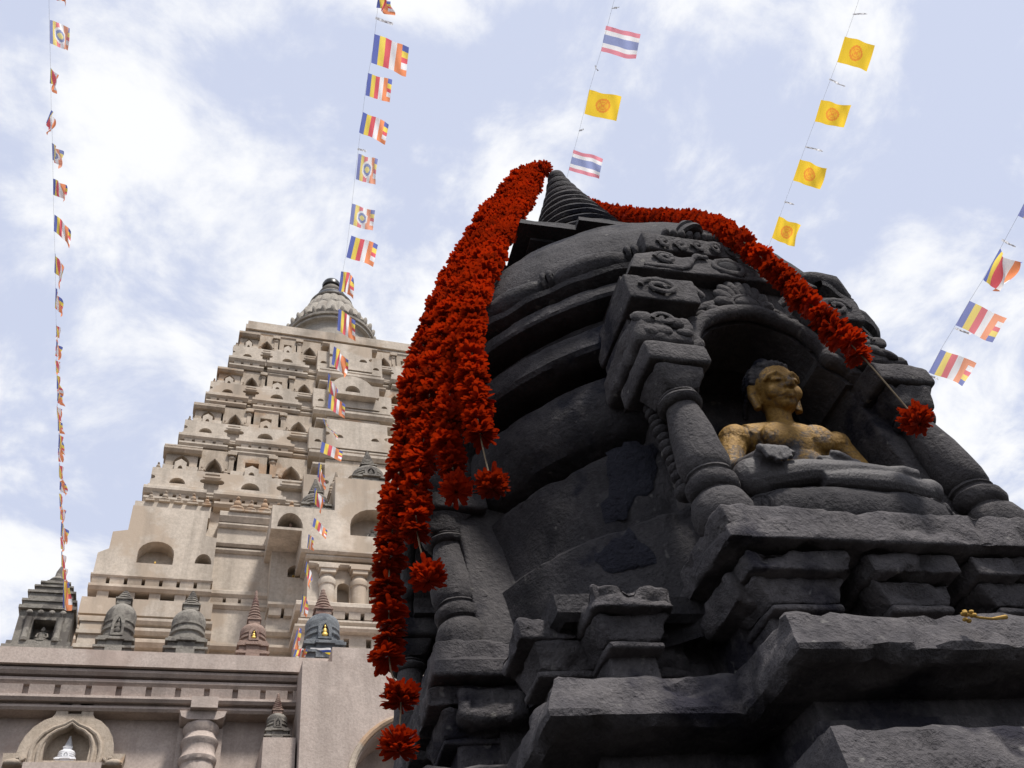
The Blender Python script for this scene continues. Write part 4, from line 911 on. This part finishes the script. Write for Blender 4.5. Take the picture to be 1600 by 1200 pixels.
# crossed legs
mb.tube([H(-.055,.02,1.205), H(-.115,-.02,1.212), H(-.168,-.062,1.218), H(-.178,-.072,1.216)], [.046,.042,.036,.032], 14)
mb.tube([H(.055,.02,1.200), H(.115,-.02,1.202), H(.160,-.062,1.200), H(.172,-.072,1.199)], [.044,.039,.031,.028], 14)
mb.ball(H(-.165,-.06,1.220), (.040,.040,.042), 14, 10); mb.ball(H(.162,-.062,1.198), (.036,.038,.028), 14, 10)
mb.tube([H(-.165,-.068,1.212), H(-.08,-.090,1.218), H(.01,-.096,1.220), H(.085,-.094,1.222)], [.030,.026,.022,.016], 12)
mb.tube([H(.085,-.094,1.222), H(.110,-.098,1.223), H(.136,-.100,1.221)], [.017,.016,.010], 10)
mb.tube([H(.162,-.07,1.194), H(.08,-.094,1.192), H(0,-.098,1.192), H(-.06,-.096,1.192)], [.026,.024,.022,.018], 12)
mb.ball(H(0,.01,1.200), (.11,.075,.040), 16, 10)
# trunk
mb.ball(H(0,.022,1.255), (.064,.052,.07), 18, 12); mb.ball(H(0,.022,1.34), (.064,.050,.07), 18, 12); mb.ball(H(0,.020,1.405), (.082,.054,.055), 18, 12)
mb.tube([H(-.085,.026,1.440), H(0,.022,1.452), H(.085,.026,1.440)], [.034,.040,.034], 14)
for s in (-1, 1): mb.ball(H(s*.040,-.018,1.412), (.040,.022,.034), 12, 8)
mb.tube([H(0,.024,1.455), H(0,.014,1.49), H(0,.004,1.545)], [.032,.027,.026], 14)
# right arm reaching down over the knee
mb.ball(H(-.108,.026,1.437), (.035,.036,.034), 12, 8)
mb.tube([H(-.110,.026,1.435), H(-.128,.024,1.385), H(-.142,.020,1.330)], [.031,.027,.023], 12)
mb.tube([H(-.142,.020,1.330), H(-.146,-.036,1.290), H(-.145,-.082,1.268)], [.023,.020,.017], 12)
mb.ball(H(-.145,-.098,1.258), (.026,.022,.018), 12, 8)
for k, dx_ in enumerate((-.020,-.007,.006,.018)):
    ln = (.046,.054,.052,.044)[k]; mb.tube([H(-.142+dx_,-.108,1.266), H(-.141+dx_*1.05,-.121,1.250), H(-.139+dx_*1.05,-.122,1.266-ln)], [.0085,.0078,.0058], 8)
mb.tube([H(-.120,-.096,1.270), H(-.108,-.108,1.258), H(-.106,-.116,1.244)], [.009,.008,.006], 8)
# left arm, hand open in the lap
mb.ball(H(.108,.026,1.437), (.035,.036,.034), 12, 8)
mb.tube([H(.110,.026,1.435), H(.128,.026,1.385), H(.142,.020,1.325)], [.031,.027,.023], 12)
mb.tube([H(.142,.020,1.325), H(.10,-.040,1.268), H(.045,-.072,1.255)], [.023,.020,.017], 12)
mb.ball(H(.015,-.080,1.252), (.036,.026,.012), 12, 8)
for k in range(4): mb.tube([H(-.008,-.066-.011*k,1.254), H(-.034,-.064-.011*k,1.256), H(-.052+.004*abs(k-1.5),-.064-.010*k,1.262)], [.008,.0075,.0055], 8)
mb.tube([H(.012,-.098,1.258), H(-.012,-.106,1.264), H(-.024,-.104,1.270)], [.0085,.008,.006], 8)
# head
HZ = 1.272                                            # height of the head's middle above eye height
def K(x, y, z): return Vector((x, y, z))
def seat_head(hm):                                    # scaled, bowed a little and set on the neck
    c_, s_ = cos(.20), sin(.20); o_ = []
    for v in hm.V:
        x, y, z = v.x*.86, v.y*.86, v.z*.87; o_.append(Vector((x+.006, -.004+y*c_-z*s_*.8, HZ-ZA(1.112)+z*c_+y*s_)))
    hm.V = o_; return hm
body = mb; mb = MB()
mb.ball(K(0,.004,.018), (.058,.064,.062), 20, 14); mb.ball(K(0,-.008,-.022), (.047,.054,.050), 18, 12); mb.ball(K(0,-.034,-.054), (.022,.020,.016), 12, 8)
for s in (-1, 1):
    mb.ball(K(s*.026,-.036,-.022), (.023,.020,.024), 12, 8)                                   # cheek
    mb.tube([K(s*.006,-.060,.010), K(s*.022,-.060,.022), K(s*.040,-.050,.016), K(s*.048,-.040,.006)], [.0055,.0062,.0055,.004], 8)   # brow
    mb.ball(K(s*.023,-.0515,.004), (.0145,.0095,.0088), 12, 8)                                   # eye
    mb.tube([K(s*.009,-.058,.002), K(s*.023,-.0625,-.0015), K(s*.038,-.051,.001)], [.0025,.0032,.0025], 6)    # lid
    mb.tube([K(s*.057,.004,.018), K(s*.061,.008,-.010), K(s*.056,.004,-.052)], [.012,.011,.010], 8)     # long ear
    mb.ball(K(s*.0085,-.066,-.021), (.0075,.0085,.0065), 10, 6)                                # nostril
mb.tube([K(0,-.058,.018), K(0,-.066,-.002), K(0,-.075,-.017), K(0,-.070,-.023)], [.0060,.0070,.0090,.0080], 10)
mb.tube([K(-.020,-.053,-.039), K(-.008,-.063,-.0355), K(0,-.0625,-.037), K(.008,-.063,-.0355), K(.020,-.053,-.039)], [.003,.0058,.0055,.0058,.003], 8)
mb.tube([K(-.016,-.053,-.042), K(0,-.061,-.047), K(.016,-.053,-.042)], [.003,.0068,.003], 8)
seat_head(mb); body.add(mb.V, mb.F); voxel(body, 'body', .0027, 2, M_GILT, bud, .45)
mb = MB(); mb.ball(K(0,.010,.026), (.0605,.064,.062), 20, 14); mb.ball(K(0,.016,.090), (.026,.027,.026), 12, 8)
rnd = random.Random(3)
for j in range(8):
    ph = j/8*pi*.5
    for i in range(max(1, int(26*cos(ph)))):
        a = 2*pi*(i+.5*(j % 2))/max(1, int(26*cos(ph))); d = Vector((cos(a)*cos(ph), sin(a)*cos(ph), sin(ph)))
        if d.y < -.35 and d.z < .50+.1*abs(d.x): continue
        mb.ball(K(d.x*.062, .010+d.y*.0655, .022+d.z*.066), .0085, 8, 6)
for s in (-1, 1):
    for q_ in range(7): a = .2+q_*.2; mb.ball(K(s*.061*cos(a*.3), .012+.058*sin(a-.2), .008-.012*q_*.6), .0082, 8, 6)
voxel(seat_head(mb), 'hair', .0026, 1, M_STONE, bud)
# lotus cushion with petals round its rim
def sup(a, rx, ry, e=.62): return (rx*abs(cos(a))**e*(1 if cos(a) > 0 else -1), ry*abs(sin(a))**e*(1 if sin(a) > 0 else -1))
pr = [(.86, 1.105), (.95, 1.112), (1.0, 1.132), (1.0, 1.148), (.95, 1.164), (.84, 1.172), (.3, 1.176), (.01, 1.176)]
V = []; F = []; n = 64
for k_, z_ in pr:
    for i in range(n): x_, y_ = sup(2*pi*i/n, .205*k_, .100*k_); V.append(H(x_, y_-.010, z_))
for j in range(len(pr)-1):
    for i in range(n): F.append((j*n+i, j*n+(i+1) % n, (j+1)*n+(i+1) % n, (j+1)*n+i))
mb = MB(); mb.add(V, F); mb.wear(.004, 20, 4); ls = mb.build('lotus_seat', M_STONE, bud, sharp=60)
for i in range(9):
    a = pi+pi*(i+.5)/9; x_, y_ = sup(a, .207, .102); tx, ty = sup(a+.05, .207, .102); tv = Vector((tx-x_, ty-y_, 0)).normalized(); nv = Vector((tv.y, -tv.x, 0)); nv = nv if nv.dot(Vector((x_, y_, 0))) > 0 else -nv
    c_ = H(x_, y_-.010, 1.142); pp = [c_+tv*(.027*cos(q_))+Vector((0, 0, 1))*(.021*sin(q_))-nv*(.004+.006*abs(sin(q_))**3+.004*abs(cos(q_))) for q_ in [2*pi*j/16 for j in range(16)]]
    mb = MB(); mb.tube(pp, .0038, 6, closed=True); mb.build('lotus_petal', M_STONE, ls, sharp=60)
# ---------------------------------------------------------------- marigold garlands
def marigold(seed, R_=.041, n=84):
    rnd = random.Random(seed); V = []; F = []
    for k in range(n):
        a = k*2.399963+rnd.uniform(-.3, .3); el = rnd.uniform(-.30, .55); r1 = R_*rnd.uniform(.66, 1.12)
        u = Vector((cos(a), sin(a), 0)); w = Vector((-sin(a), cos(a), 0)); b = len(V); tw = rnd.uniform(-.5, .5); cv = rnd.uniform(-.1, .35)
        for (q, ww) in ((.2, .0022), (.6, .0052), (.88, .0056), (1.0, .0022)):
            c_ = u*(r1*q*cos(el*.8))+Vector((0, 0, .006*el+r1*q*sin(el)+cv*r1*q*q*.35)); ws = (w*cos(tw)+Vector((0, 0, 1))*sin(tw))*ww
            V.append(c_-ws); V.append(c_+ws)
        F += [(b, b+1, b+3, b+2), (b+2, b+3, b+5, b+4), (b+4, b+5, b+7, b+6)]
    return V, F
q, t, b = mat('marigold_petals')
oi = nd(t, 'ShaderNodeObjectInfo'); g_ = nd(t, 'ShaderNodeNewGeometry'); nn = noise_node(t, 70, 3, .6, wpos(t))
c1 = mixc(t, oi.outputs['Random'], (.13, .003, .001), (.44, .020, .002)); c2 = mixc(t, nn.outputs[0], c1, (.58, .058, .004))
ip = nd(t, 'ShaderNodeMix', data_type='RGBA'); ip.inputs[0].default_value = .5; lk(t, c1, ip.inputs[6]); lk(t, c2, ip.inputs[7])
lk(t, ip.outputs[2], b.inputs['Base Color']); b.inputs['Roughness'].default_value = .75; b.inputs['Specular IOR Level'].default_value = .2
tr = nd(t, 'ShaderNodeBsdfTranslucent'); lk(t, ip.outputs[2], tr.inputs[0]); ms = nd(t, 'ShaderNodeMixShader'); ms.inputs[0].default_value = .35
lk(t, b.outputs[0], ms.inputs[1]); lk(t, tr.outputs[0], ms.inputs[2]); lk(t, ms.outputs[0], t.nodes['Material Output'].inputs[0])
M_MARI = q
FL = [mesh('flower', *marigold(s_), M_MARI, 0) for s_ in range(5)]
BIG = [mesh('tassel_flower', *marigold(40+s_, .050, 130), M_MARI, 0) for s_ in range(2)]
def resample(P, step):
    P = spline(P, 12); o = [P[0].copy()]; T = [(P[1]-P[0]).normalized()]; acc = 0
    for a, b in zip(P, P[1:]):
        d = (b-a).length; pos = 0
        while acc+(d-pos) >= step:
            pos += step-acc; acc = 0; o.append(a+(b-a)*(pos/d)); T.append((b-a).normalized())
        acc += d-pos
    return o, T
gr = random.Random(11)
def garland(label, P, tail=(), step=.032, sc=.82, group=None):
    P = [Vector(p)+Vector((0, 0, ZC)) for p in P]; base = P[-1].copy()
    g = thing('marigold_garland', base, label, 'garland', group); TURNED.append(g)
    pts, T = resample(P, step)
    tl = [Vector(p)+Vector((0, 0, ZC)) for p in tail]
    mb = MB(); mb.tube([p-base for p in spline(P+tl, 8)], .0016, 6); mb.build('cord', M_CORD, g, sharp=60)
    for i, (p, tv) in enumerate(zip(pts, T)):
        s_ = sc*gr.uniform(.86, 1.14); R_ = tv.to_track_quat('Z', 'Y').to_matrix() @ Matrix.Rotation(gr.uniform(0, 6.28), 3, 'Z') @ Matrix.Rotation(gr.uniform(-.3, .3), 3, 'X')
        j = Vector((gr.uniform(-1, 1), gr.uniform(-1, 1), gr.uniform(-1, 1)))*.006
        o = put('flower', FL[gr.randrange(5)], g, loc=p-base+j, scale=(s_, s_, s_*.95)); o.rotation_euler = R_.to_euler()
    for p in tl:
        tv = Vector((0, 0, 1))
        for k in range(2):
            o = put('tassel_flower', BIG[k], g, loc=p-base+Vector((0, 0, -.012*k)), scale=(sc*.85, sc*.85, sc*1.1), rot=(gr.uniform(-.3, .3), gr.uniform(-.3, .3), gr.uniform(0, 6)))
    return g
GL = 'marigold garlands hung from the spire'
def px(L_, ang): return [at_az(x, y, ang+(da[0] if da else 0)) for x, y, *da in L_]
def lift(P, rmin):
    o = []
    for p in P:
        h = Vector((p.x-XS, p.y-YA, 0)); r = h.length
        need = rmin(p.z)
        if r < need: h = h.normalized()*need
        o.append(Vector((XS+h.x, YA+h.y, p.z)))
    return o
garland('outermost long garland of red orange marigolds, reaching lowest with two hanging blooms', px([(820,270),(770,325),(716,412),(676,495),(648,590),(630,700),(616,800),(608,900),(608,985),(610,1045)], -158), [at_az(626,1088,-158), at_az(622,1163,-158)], group=GL)
garland('second garland from the outside, ending in one hanging bloom on a cord', px([(826,276),(784,330),(736,410),(700,490),(676,590),(662,690),(652,770),(652,832)], -152), [at_az(668,900,-152)], group=GL)
garland('garland of red marigolds between the second and the innermost hanging strands', px([(830,280),(794,335),(750,410),(722,490),(706,590),(700,680),(708,735)], -147), [at_az(712,762,-147)], group=GL)
garland('innermost hanging garland lying against the drum bands, bloom on a short cord below', px([(838,278),(806,340),(766,410),(742,480),(738,560),(744,630),(752,688)], -141), [at_az(768,757,-141)], group=GL)
garland('garland bunched over the spire tip above the other strands', px([(850,262),(836,264),(818,274),(800,296),(786,325),(768,358)], -160), group=GL)
def atY(L_): return [at(x, y, Y) for x, y, Y in L_]
garland('single marigold garland draped over the dome and past the niche arch', atY([(872,290,1.95),(905,314,1.95),(965,334,1.75),(1040,340,1.42),(1105,349,1.18),(1152,371,1.06),(1202,414,1.02),(1247,455,.99),(1287,498,.97),(1320,530,.96),(1352,562,.955)]), [at(1432,655,.97)], step=.029, sc=.74)
# ---------------------------------------------------------------- strings of flags
q, t, b = mat('printed_flag_cloth')
at_ = nd(t, 'ShaderNodeAttribute'); at_.attribute_name = 'print'; lk(t, at_.outputs[0], b.inputs['Base Color']); b.inputs['Roughness'].default_value = .85
tr = nd(t, 'ShaderNodeBsdfTranslucent'); lk(t, at_.outputs[0], tr.inputs[0]); ms = nd(t, 'ShaderNodeMixShader'); ms.inputs[0].default_value = .7
lk(t, b.outputs[0], ms.inputs[1]); lk(t, tr.outputs[0], ms.inputs[2]); lk(t, ms.outputs[0], t.nodes['Material Output'].inputs[0])
M_FLAG = q
BLUE, YEL, RED, WHI, ORA, PINK = (.07, .11, .45), (.90, .68, .06), (.78, .07, .10), (.88, .87, .88), (.90, .27, .08), (.8, .25, .3)
def col_b(u, v, rev=False):
    k = min(5, int(u*6)); C5 = (BLUE, YEL, RED, WHI, ORA)
    if k < 5: return C5[k]
    j = min(4, int((1-v)*5)); return C5[4-j] if rev else C5[j]
def col_br(u, v): return col_b(u, v, True)
def col_o(u, v):
    d = sqrt(((u-.5)*1.4)**2+(v-.5)**2)
    if d < .14: return (.85, .72, .15)
    if d < .24: return (.12, .18, .45)
    if d < .33: return WHI
    return col_b(u, v)
def col_t(u, v): return (.75, .10, .18) if (v < 1/6 or v > 5/6) else (WHI if (v < 1/3 or v > 2/3) else (.12, .18, .48))
def col_y(u, v):
    X_, Y_ = (u-.5)*1.35, v-.5; d = sqrt(X_*X_+Y_*Y_); a = math.atan2(Y_, X_)
    O_ = (.86, .30, .01)
    if .22 < d < .29 or d < .06 or (.14 < d < .17): return O_
    if d < .22 and abs(sin(a*4)) < .30: return O_
    return (.90, .60, .01) if d >= .22 else (.90, .48, .01)
def col_w(u, v): return (.42, .42, .44) if (int(u*9) % 2) else (.62, .62, .64)
def col_h(u, v): return (WHI, (.05, .08, .30), YEL, ORA, (.85, .5, .5), WHI)[min(5, int((1-v)*5.4))]
def pale(f, k=.16): return lambda u, v: tuple(c_*(1-k)+.9*k for c_ in f(u, v))  # mixes white into the print colours, standing in for light behind the cloth
PRINT = dict(b=pale(col_b, .10), r=pale(col_br, .22), o=pale(col_o, .25), t=pale(col_t, .25), y=pale(col_y, .05), w=col_w, h=col_h)
fr = random.Random(5)
def flag(kind, top, bot, fly, D, label, group, dfly=0, amp=.02, fold=0, name='flag', cat='flag'):
    """top/bot: ends of the hoist on the string, fly: free edge, D: distance, dfly: how far the free edge swings away"""
    A = at_d(*top, D); B_ = at_d(*bot, D); E_ = at_d(top[0]+fly[0], top[1]+fly[1], D)-A + ray(*top).normalized()*dfly
    nx, ny = 36, 24; V = []; F = []; cols = []; n = (B_-A).cross(E_).normalized(); ph = fr.uniform(0, 6); ph2 = fr.uniform(0, 6)
    k1 = fr.uniform(.8, 1.5)
    base = A.copy()
    for j in range(ny+1):
        v = j/ny
        for i in range(nx+1):
            u = i/nx; p = A+(B_-A)*v+E_*u
            w_ = amp*u**.7*(sin(6.28*(k1*u+.35*v)+ph)+.4*sin(6.28*(2.3*u-.8*v)+ph2))
            p = p+n*w_+(B_-A).normalized()*(fold*u*u*(E_.length))+(B_-A)*(.04*u*sin(6.28*u+ph2))
            V.append(p-base)
    for j in range(ny):
        for i in range(nx):
            F.append((j*(nx+1)+i, (j+1)*(nx+1)+i, (j+1)*(nx+1)+i+1, j*(nx+1)+i+1)); cols.append(PRINT[kind]((i+.5)/nx, 1-(j+.5)/ny))
    me = mesh(name, V, F, M_FLAG, 0); me.polygons.foreach_set('use_smooth', [True]*len(F))
    ca = me.color_attributes.new('print', 'FLOAT_COLOR', 'CORNER'); fl = []
    for c_ in cols: fl += [*c_, 1]*4
    ca.data.foreach_set('color', fl)
    o = put(name, me, None, loc=base+Vector((0, 0, ZC))); tag(o, label, cat, group); return o
def cordline(name, P, label):
    """P: (x, y, distance)"""
    pts = [at_d(x, y, D)+Vector((0, 0, ZC)) for x, y, D in P]; b_ = pts[-1].copy(); mb = MB(); mb.tube([p-b_ for p in pts], .0010, 5)
    o = mb.build(name, M_STRING, None, sharp=60, loc=b_); tag(o, label, 'string'); return o
# string over the temple spire
def D2(y): return .9/(.1165-6.6e-5*y)
S2 = [(597,-30),(590,15),(583,75),(572,135),(565,190),(556,265),(547,345),(541,395),(531,450),(525,515),(518,570),(513,620),(506,665),(501,705),(496,750),(491,790),(487,820),(482,860),(476,895),(469,950),(460,1000),(455,1022)]
cordline('flag_string', [(x, y, D2(y)) for x, y in S2], 'thin string of flags falling from the sky past the temple spire to the terrace')
G2 = 'flags on the string past the temple spire'; LB = None
LAB2 = ['crumpled red and blue flag at the upper end of the spire string', 'grey strip seen edge-on just above the largest striped flag', 'largest flat striped flag on the spire string', 'striped flag directly below the largest one on the spire string',
        'striped flag directly above the two emblem flags', 'grey strip seen edge-on right above the upper emblem flag', 'pale round emblem flag, upper of the two on the spire string', 'pale round emblem flag, lower of the two on the spire string', 'flat striped flag just below the two emblem flags',
        'twisted striped flag beside the black finial of the temple crown', 'striped flag hanging in front of the fluted temple crown', 'striped flag at the top cornice of the temple tower', 'narrow twisted flag over the pale horseshoe gable', 'flat striped flag just below the pale horseshoe gable',
        'small twisted emblem flag over the middle storeys of the tower', 'flat striped flag just above the porch roof stupas', 'narrow flag beside the grey stupas of the porch roof', 'thin flag in front of the blank porch gable', 'striped flag over the lower step of the porch gable',
        'small flag at the porch cornice', 'narrow flag hanging by the porch columns', 'narrow flag beside the ringed spire of the blue grey stupa', 'lowest flag of the spire string, touching the terrace edge']
for (kind, top, bot, fly, df, amp, fold), lab in zip([
    ('b', (592,-12), (588,12), (22,6), .15, .05, .3), ('w', (587,26), (586,30), (28,10), .1, .005, 0),
    ('b', (585,53), (580,98), (54,20), .0, .02, 0), ('b', (575,114), (571,149), (38,12), .05, .015, 0), ('b', (567,175), (561,207), (41,18), .05, .02, 0),
    ('w', (559,231), (558,234), (14,4), .05, .004, 0), ('o', (560,240), (556,280), (31,10), .1, .02, 0), ('o', (550,318), (546,350), (36,12), .08, .02, 0), ('b', (549,368), (541,402), (42,14), .03, .02, 0),
    ('b', (533,424), (529,455), (24,0), .12, .04, .45), ('b', (529,483), (527,516), (27,12), .1, .04, .25), ('b', (522,541), (518,569), (22,16), .15, .05, .2),
    ('b', (513,583), (512,605), (14,26), .2, .03, .1), ('b', (514,615), (512,637), (26,15), .1, .02, .1), ('o', (504,653), (507,662), (20,24), .15, .02, .1), ('b', (503,690), (500,706), (33,15), .05, .015, 0),
    ('b', (498,722), (496,745), (10,14), .22, .03, .3), ('b', (492,762), (490,784), (14,16), .2, .04, .2), ('b', (491,809), (488,822), (22,18), .1, .02, .1), ('b', (482,835), (480,856), (9,4), .2, .02, .1),
    ('b', (479,876), (476,893), (10,24), .2, .03, .2), ('b', (473,930), (469,956), (9,6), .22, .03, .1), ('b', (464,985), (456,1018), (8,-4), .2, .04, .1)], LAB2):
    y = (top[1]+bot[1])/2
    flag(kind, top, bot, fly, D2(y), lab, G2, df, amp, fold)
# far left string
def D1(y): return .9/(.112-6.3e-5*y)
S1 = [(76,-30),(77,30),(79,105),(80,170),(82,225),(83,285),(84,345),(86,400),(87,460),(88,520),(89,600),(91,660),(94,740),(97,820),(99,900),(98,960),(92,1000)]
cordline('flag_string', [(x, y, D1(y)) for x, y in S1], 'thin string of flags falling to the corner shrine, left of the tower')
G1 = 'flags on the string to the corner shrine'; L1_ = 'striped flag blown edge-on on the string to the corner shrine'
UN = 'first second third fourth fifth sixth seventh eighth ninth'.split()
ORD = UN+'tenth eleventh twelfth thirteenth fourteenth fifteenth sixteenth seventeenth eighteenth nineteenth twentieth'.split()+['twenty-'+u for u in UN]+['thirtieth']+['thirty-'+u for u in UN]
LOW = [('b', (88+.026*(y-560)+(k % 3)-1, y), (88+.026*(y-560), y+19+3*(k % 2)), (5+2*(k % 3), 5+5*(k % 2)), .25, .03, .1*(k % 3)) for k, y in enumerate(range(562, 900, 23))]
FS1 = [
    ('b', (80,-30), (79,-4), (25,8), .1, .04, .2), ('o', (78,31), (78,68), (31,8), .0, .03, .2), ('b', (79,106), (78,130), (11,4), .24, .03, .4), ('b', (80,172), (72,192), (9,10), .24, .03, .4),
    ('o', (81,223), (82,250), (13,10), .22, .03, .15), ('b', (83,279), (83,304), (20,8), .18, .03, .15), ('b', (85,335), (84,361), (26,18), .12, .03, .3), ('b', (86,396), (85,425), (13,16), .22, .03, .4),
    ('b', (87,450), (86,478), (8,12), .24, .03, .2), ('b', (88,505), (88,524), (5,10), .25, .03, .1), ('b', (88,532), (87,553), (5,8), .25, .03, .1), *LOW, ('b', (99,905), (98,950), (10,4), .2, .05, .1), ('b', (97,955), (93,998), (8,0), .2, .05, .1)]
for n_, (kind, top, bot, fly, df, amp, fold) in enumerate(FS1):
    y = (top[1]+bot[1])/2; flag(kind, top, bot, fly, D1(y), ('striped' if kind == 'b' else 'round emblem')+' flag, '+ORD[len(FS1)-1-n_]+' one up the string from the corner shrine', G1, df, amp, fold)
# two strings of banner flags in the middle of the sky
def D3(y): return .87/(.1145-2.0e-5*y)
cordline('flag_string', [(x, y, D3(y)) for x, y in [(968,-30),(957,10),(939,80),(921,140),(905,205),(889,265),(880,300),(850,420)]], 'thin string carrying two tricolour flags and a yellow flag behind the stupa tip')
flag('t', (947,40), (939,80), (54,14), D3(60), 'red white blue banded flag, higher one on its string', 'tricolour flags', .0, .012)
flag('y', (921,140), (913,178), (50,12), D3(160), 'yellow wheel flag between the two red white blue flags', None, .0, .012)
flag('t', (896,234), (889,266), (47,14), D3(250), 'red white blue banded flag just above the stupa tip', 'tricolour flags', .05, .018)
for a, b_, l_ in (((956,12), (12,-2), 'grey strip edge-on above the higher red white blue flag'), ((930,101), (4,8), 'grey strip edge-on between the higher tricolour and the yellow flag'), ((905,203), (8,-2), 'grey strip edge-on between the yellow flag and the lower tricolour')): flag('w', a, (a[0]-1, a[1]+2.5), b_, D3(a[1]), l_, 'edge-on flags by the tricolours', .2, .01)
def D4(y): return .87/(.1145-6.0e-5*y)
cordline('flag_string', [(x, y, D4(y)) for x, y in [(1352,-30),(1335,20),(1308,97),(1273,190),(1239,282),(1206,372),(1180,440),(1120,600)]], 'thin string carrying four yellow flags down behind the draped garland')
for k, (a, b_, f_) in enumerate((((1320,57), (1308,97), (47,13)), ((1283,156), (1273,190), (46,10)), ((1250,249), (1239,282), (42,14)), ((1217,338), (1206,372), (35,15)))):
    flag('y', a, b_, f_, D4(a[1]), ('topmost', 'second', 'third', 'lowest')[k]+' yellow orange-wheel flag on the string of four', 'yellow wheel flags', .02*k, .010+.005*k)
for a, b_, l_ in (((1333,21), (22,-1), 'topmost'), ((1296,122), (24,12), 'second'), ((1259,228), (28,7), 'third'), ((1226,314), (15,4), 'lowest')): flag('w', a, (a[0]-1, a[1]+2.5), b_, D4(a[1]), 'grey strip edge-on just above the '+l_+' of the four yellow flags', 'edge-on flags by the yellow flags', .1, .01)
# right string
def D5(y): return .87/(.155-3.0e-5*y)
cordline('flag_string', [(x, y, D5(y)) for x, y in [(1640,240),(1590,338),(1563,388),(1535,438),(1515,470),(1493,508),(1470,546),(1451,582),(1436,606),(1380,700)]], 'thin string of flags beside the right shoulder of the stupa')
G5 = 'flags beside the right shoulder of the stupa'
flag('r', (1604,310), (1590,337), (50,24), D5(320), 'striped flag cut by the picture edge above the folded one', G5, 0, .02)
flag('b', (1563,388), (1537,436), (22,34), D5(410), 'folded red and yellow striped flag on the right string', G5, .12, .06, -.25)
flag('r', (1515,470), (1493,508), (58,28), D5(490), 'flat striped flag below the folded one on the right string', G5, 0, .010)
flag('r', (1470,546), (1451,582), (55,20), D5(565), 'lowest striped flag on the right string near the dome', G5, 0, .014)
for a, b_, l_ in (((1566,373), (20,11), 'above the folded red and yellow flag'), ((1493,511), (24,10), 'under the flat striped flag'), ((1449,584), (19,7), 'under the lowest striped flag by the dome')): flag('w', a, (a[0]-1.5, a[1]+3), b_, D5(a[1]), 'grey strip edge-on '+l_, 'edge-on strips on the right string', .05, .008)
# cloths on the blue grey terrace stupa
cl_ = flag('h', (485,1012), (484,1031), (32,1), at_w(500,1020,TY+.06).dot(CF), 'striped cloth spread on the foot of the blue grey stupa', None, 0, .004, 0, 'altar_cloth', 'cloth')
flag('b', (530,1015), (522,1026), (14,8), at_w(525,1022,TY+.06).dot(CF), 'crumpled red flag cloth beside the striped cloth', None, .05, .05, .3, 'flag_cloth', 'cloth')
flag('b', (462,1014), (458,1026), (20,-2), at_w(470,1022,TY+.06).dot(CF), 'crumpled orange flag cloth at the foot of the string', None, .05, .05, .2, 'flag_cloth', 'cloth')
# withered yellow blossom stalk left on the eave
wb = thing('withered_blossom', at(1520,964,.955)+Vector((0, 0, ZC)), 'small withered yellow blossom stalk lying on the stone ledge', 'flower'); TURNED.append(wb)
c0 = at(1520,964,.955); 
mb = MB(); mb.tube([at(1512,960,.95)-c0, at(1530,965,.945)-c0, at(1550,967,.945)-c0, at(1572,964,.95)-c0], [.0025,.002,.002,.0035], 6); mb.build('stalk', M_YELLOW, wb, sharp=60)
mb = MB()
for k in range(9): mb.ball(at(1512,962,.95)-c0+Vector((.008*cos(k), .006*sin(k*1.7), .006*sin(k))), (.0045,.004,.003), 6, 4)
o = mb.build('blossom', M_YELLOW, wb, sharp=60); o['kind'] = 'stuff'

# ---------------------------------------------------------------- turn the stupa and what hangs on it to its own bearing
for o in TURNED:
    o.location = Matrix.Rotation(TURN, 3, 'Z') @ o.location; o.rotation_euler.z += TURN
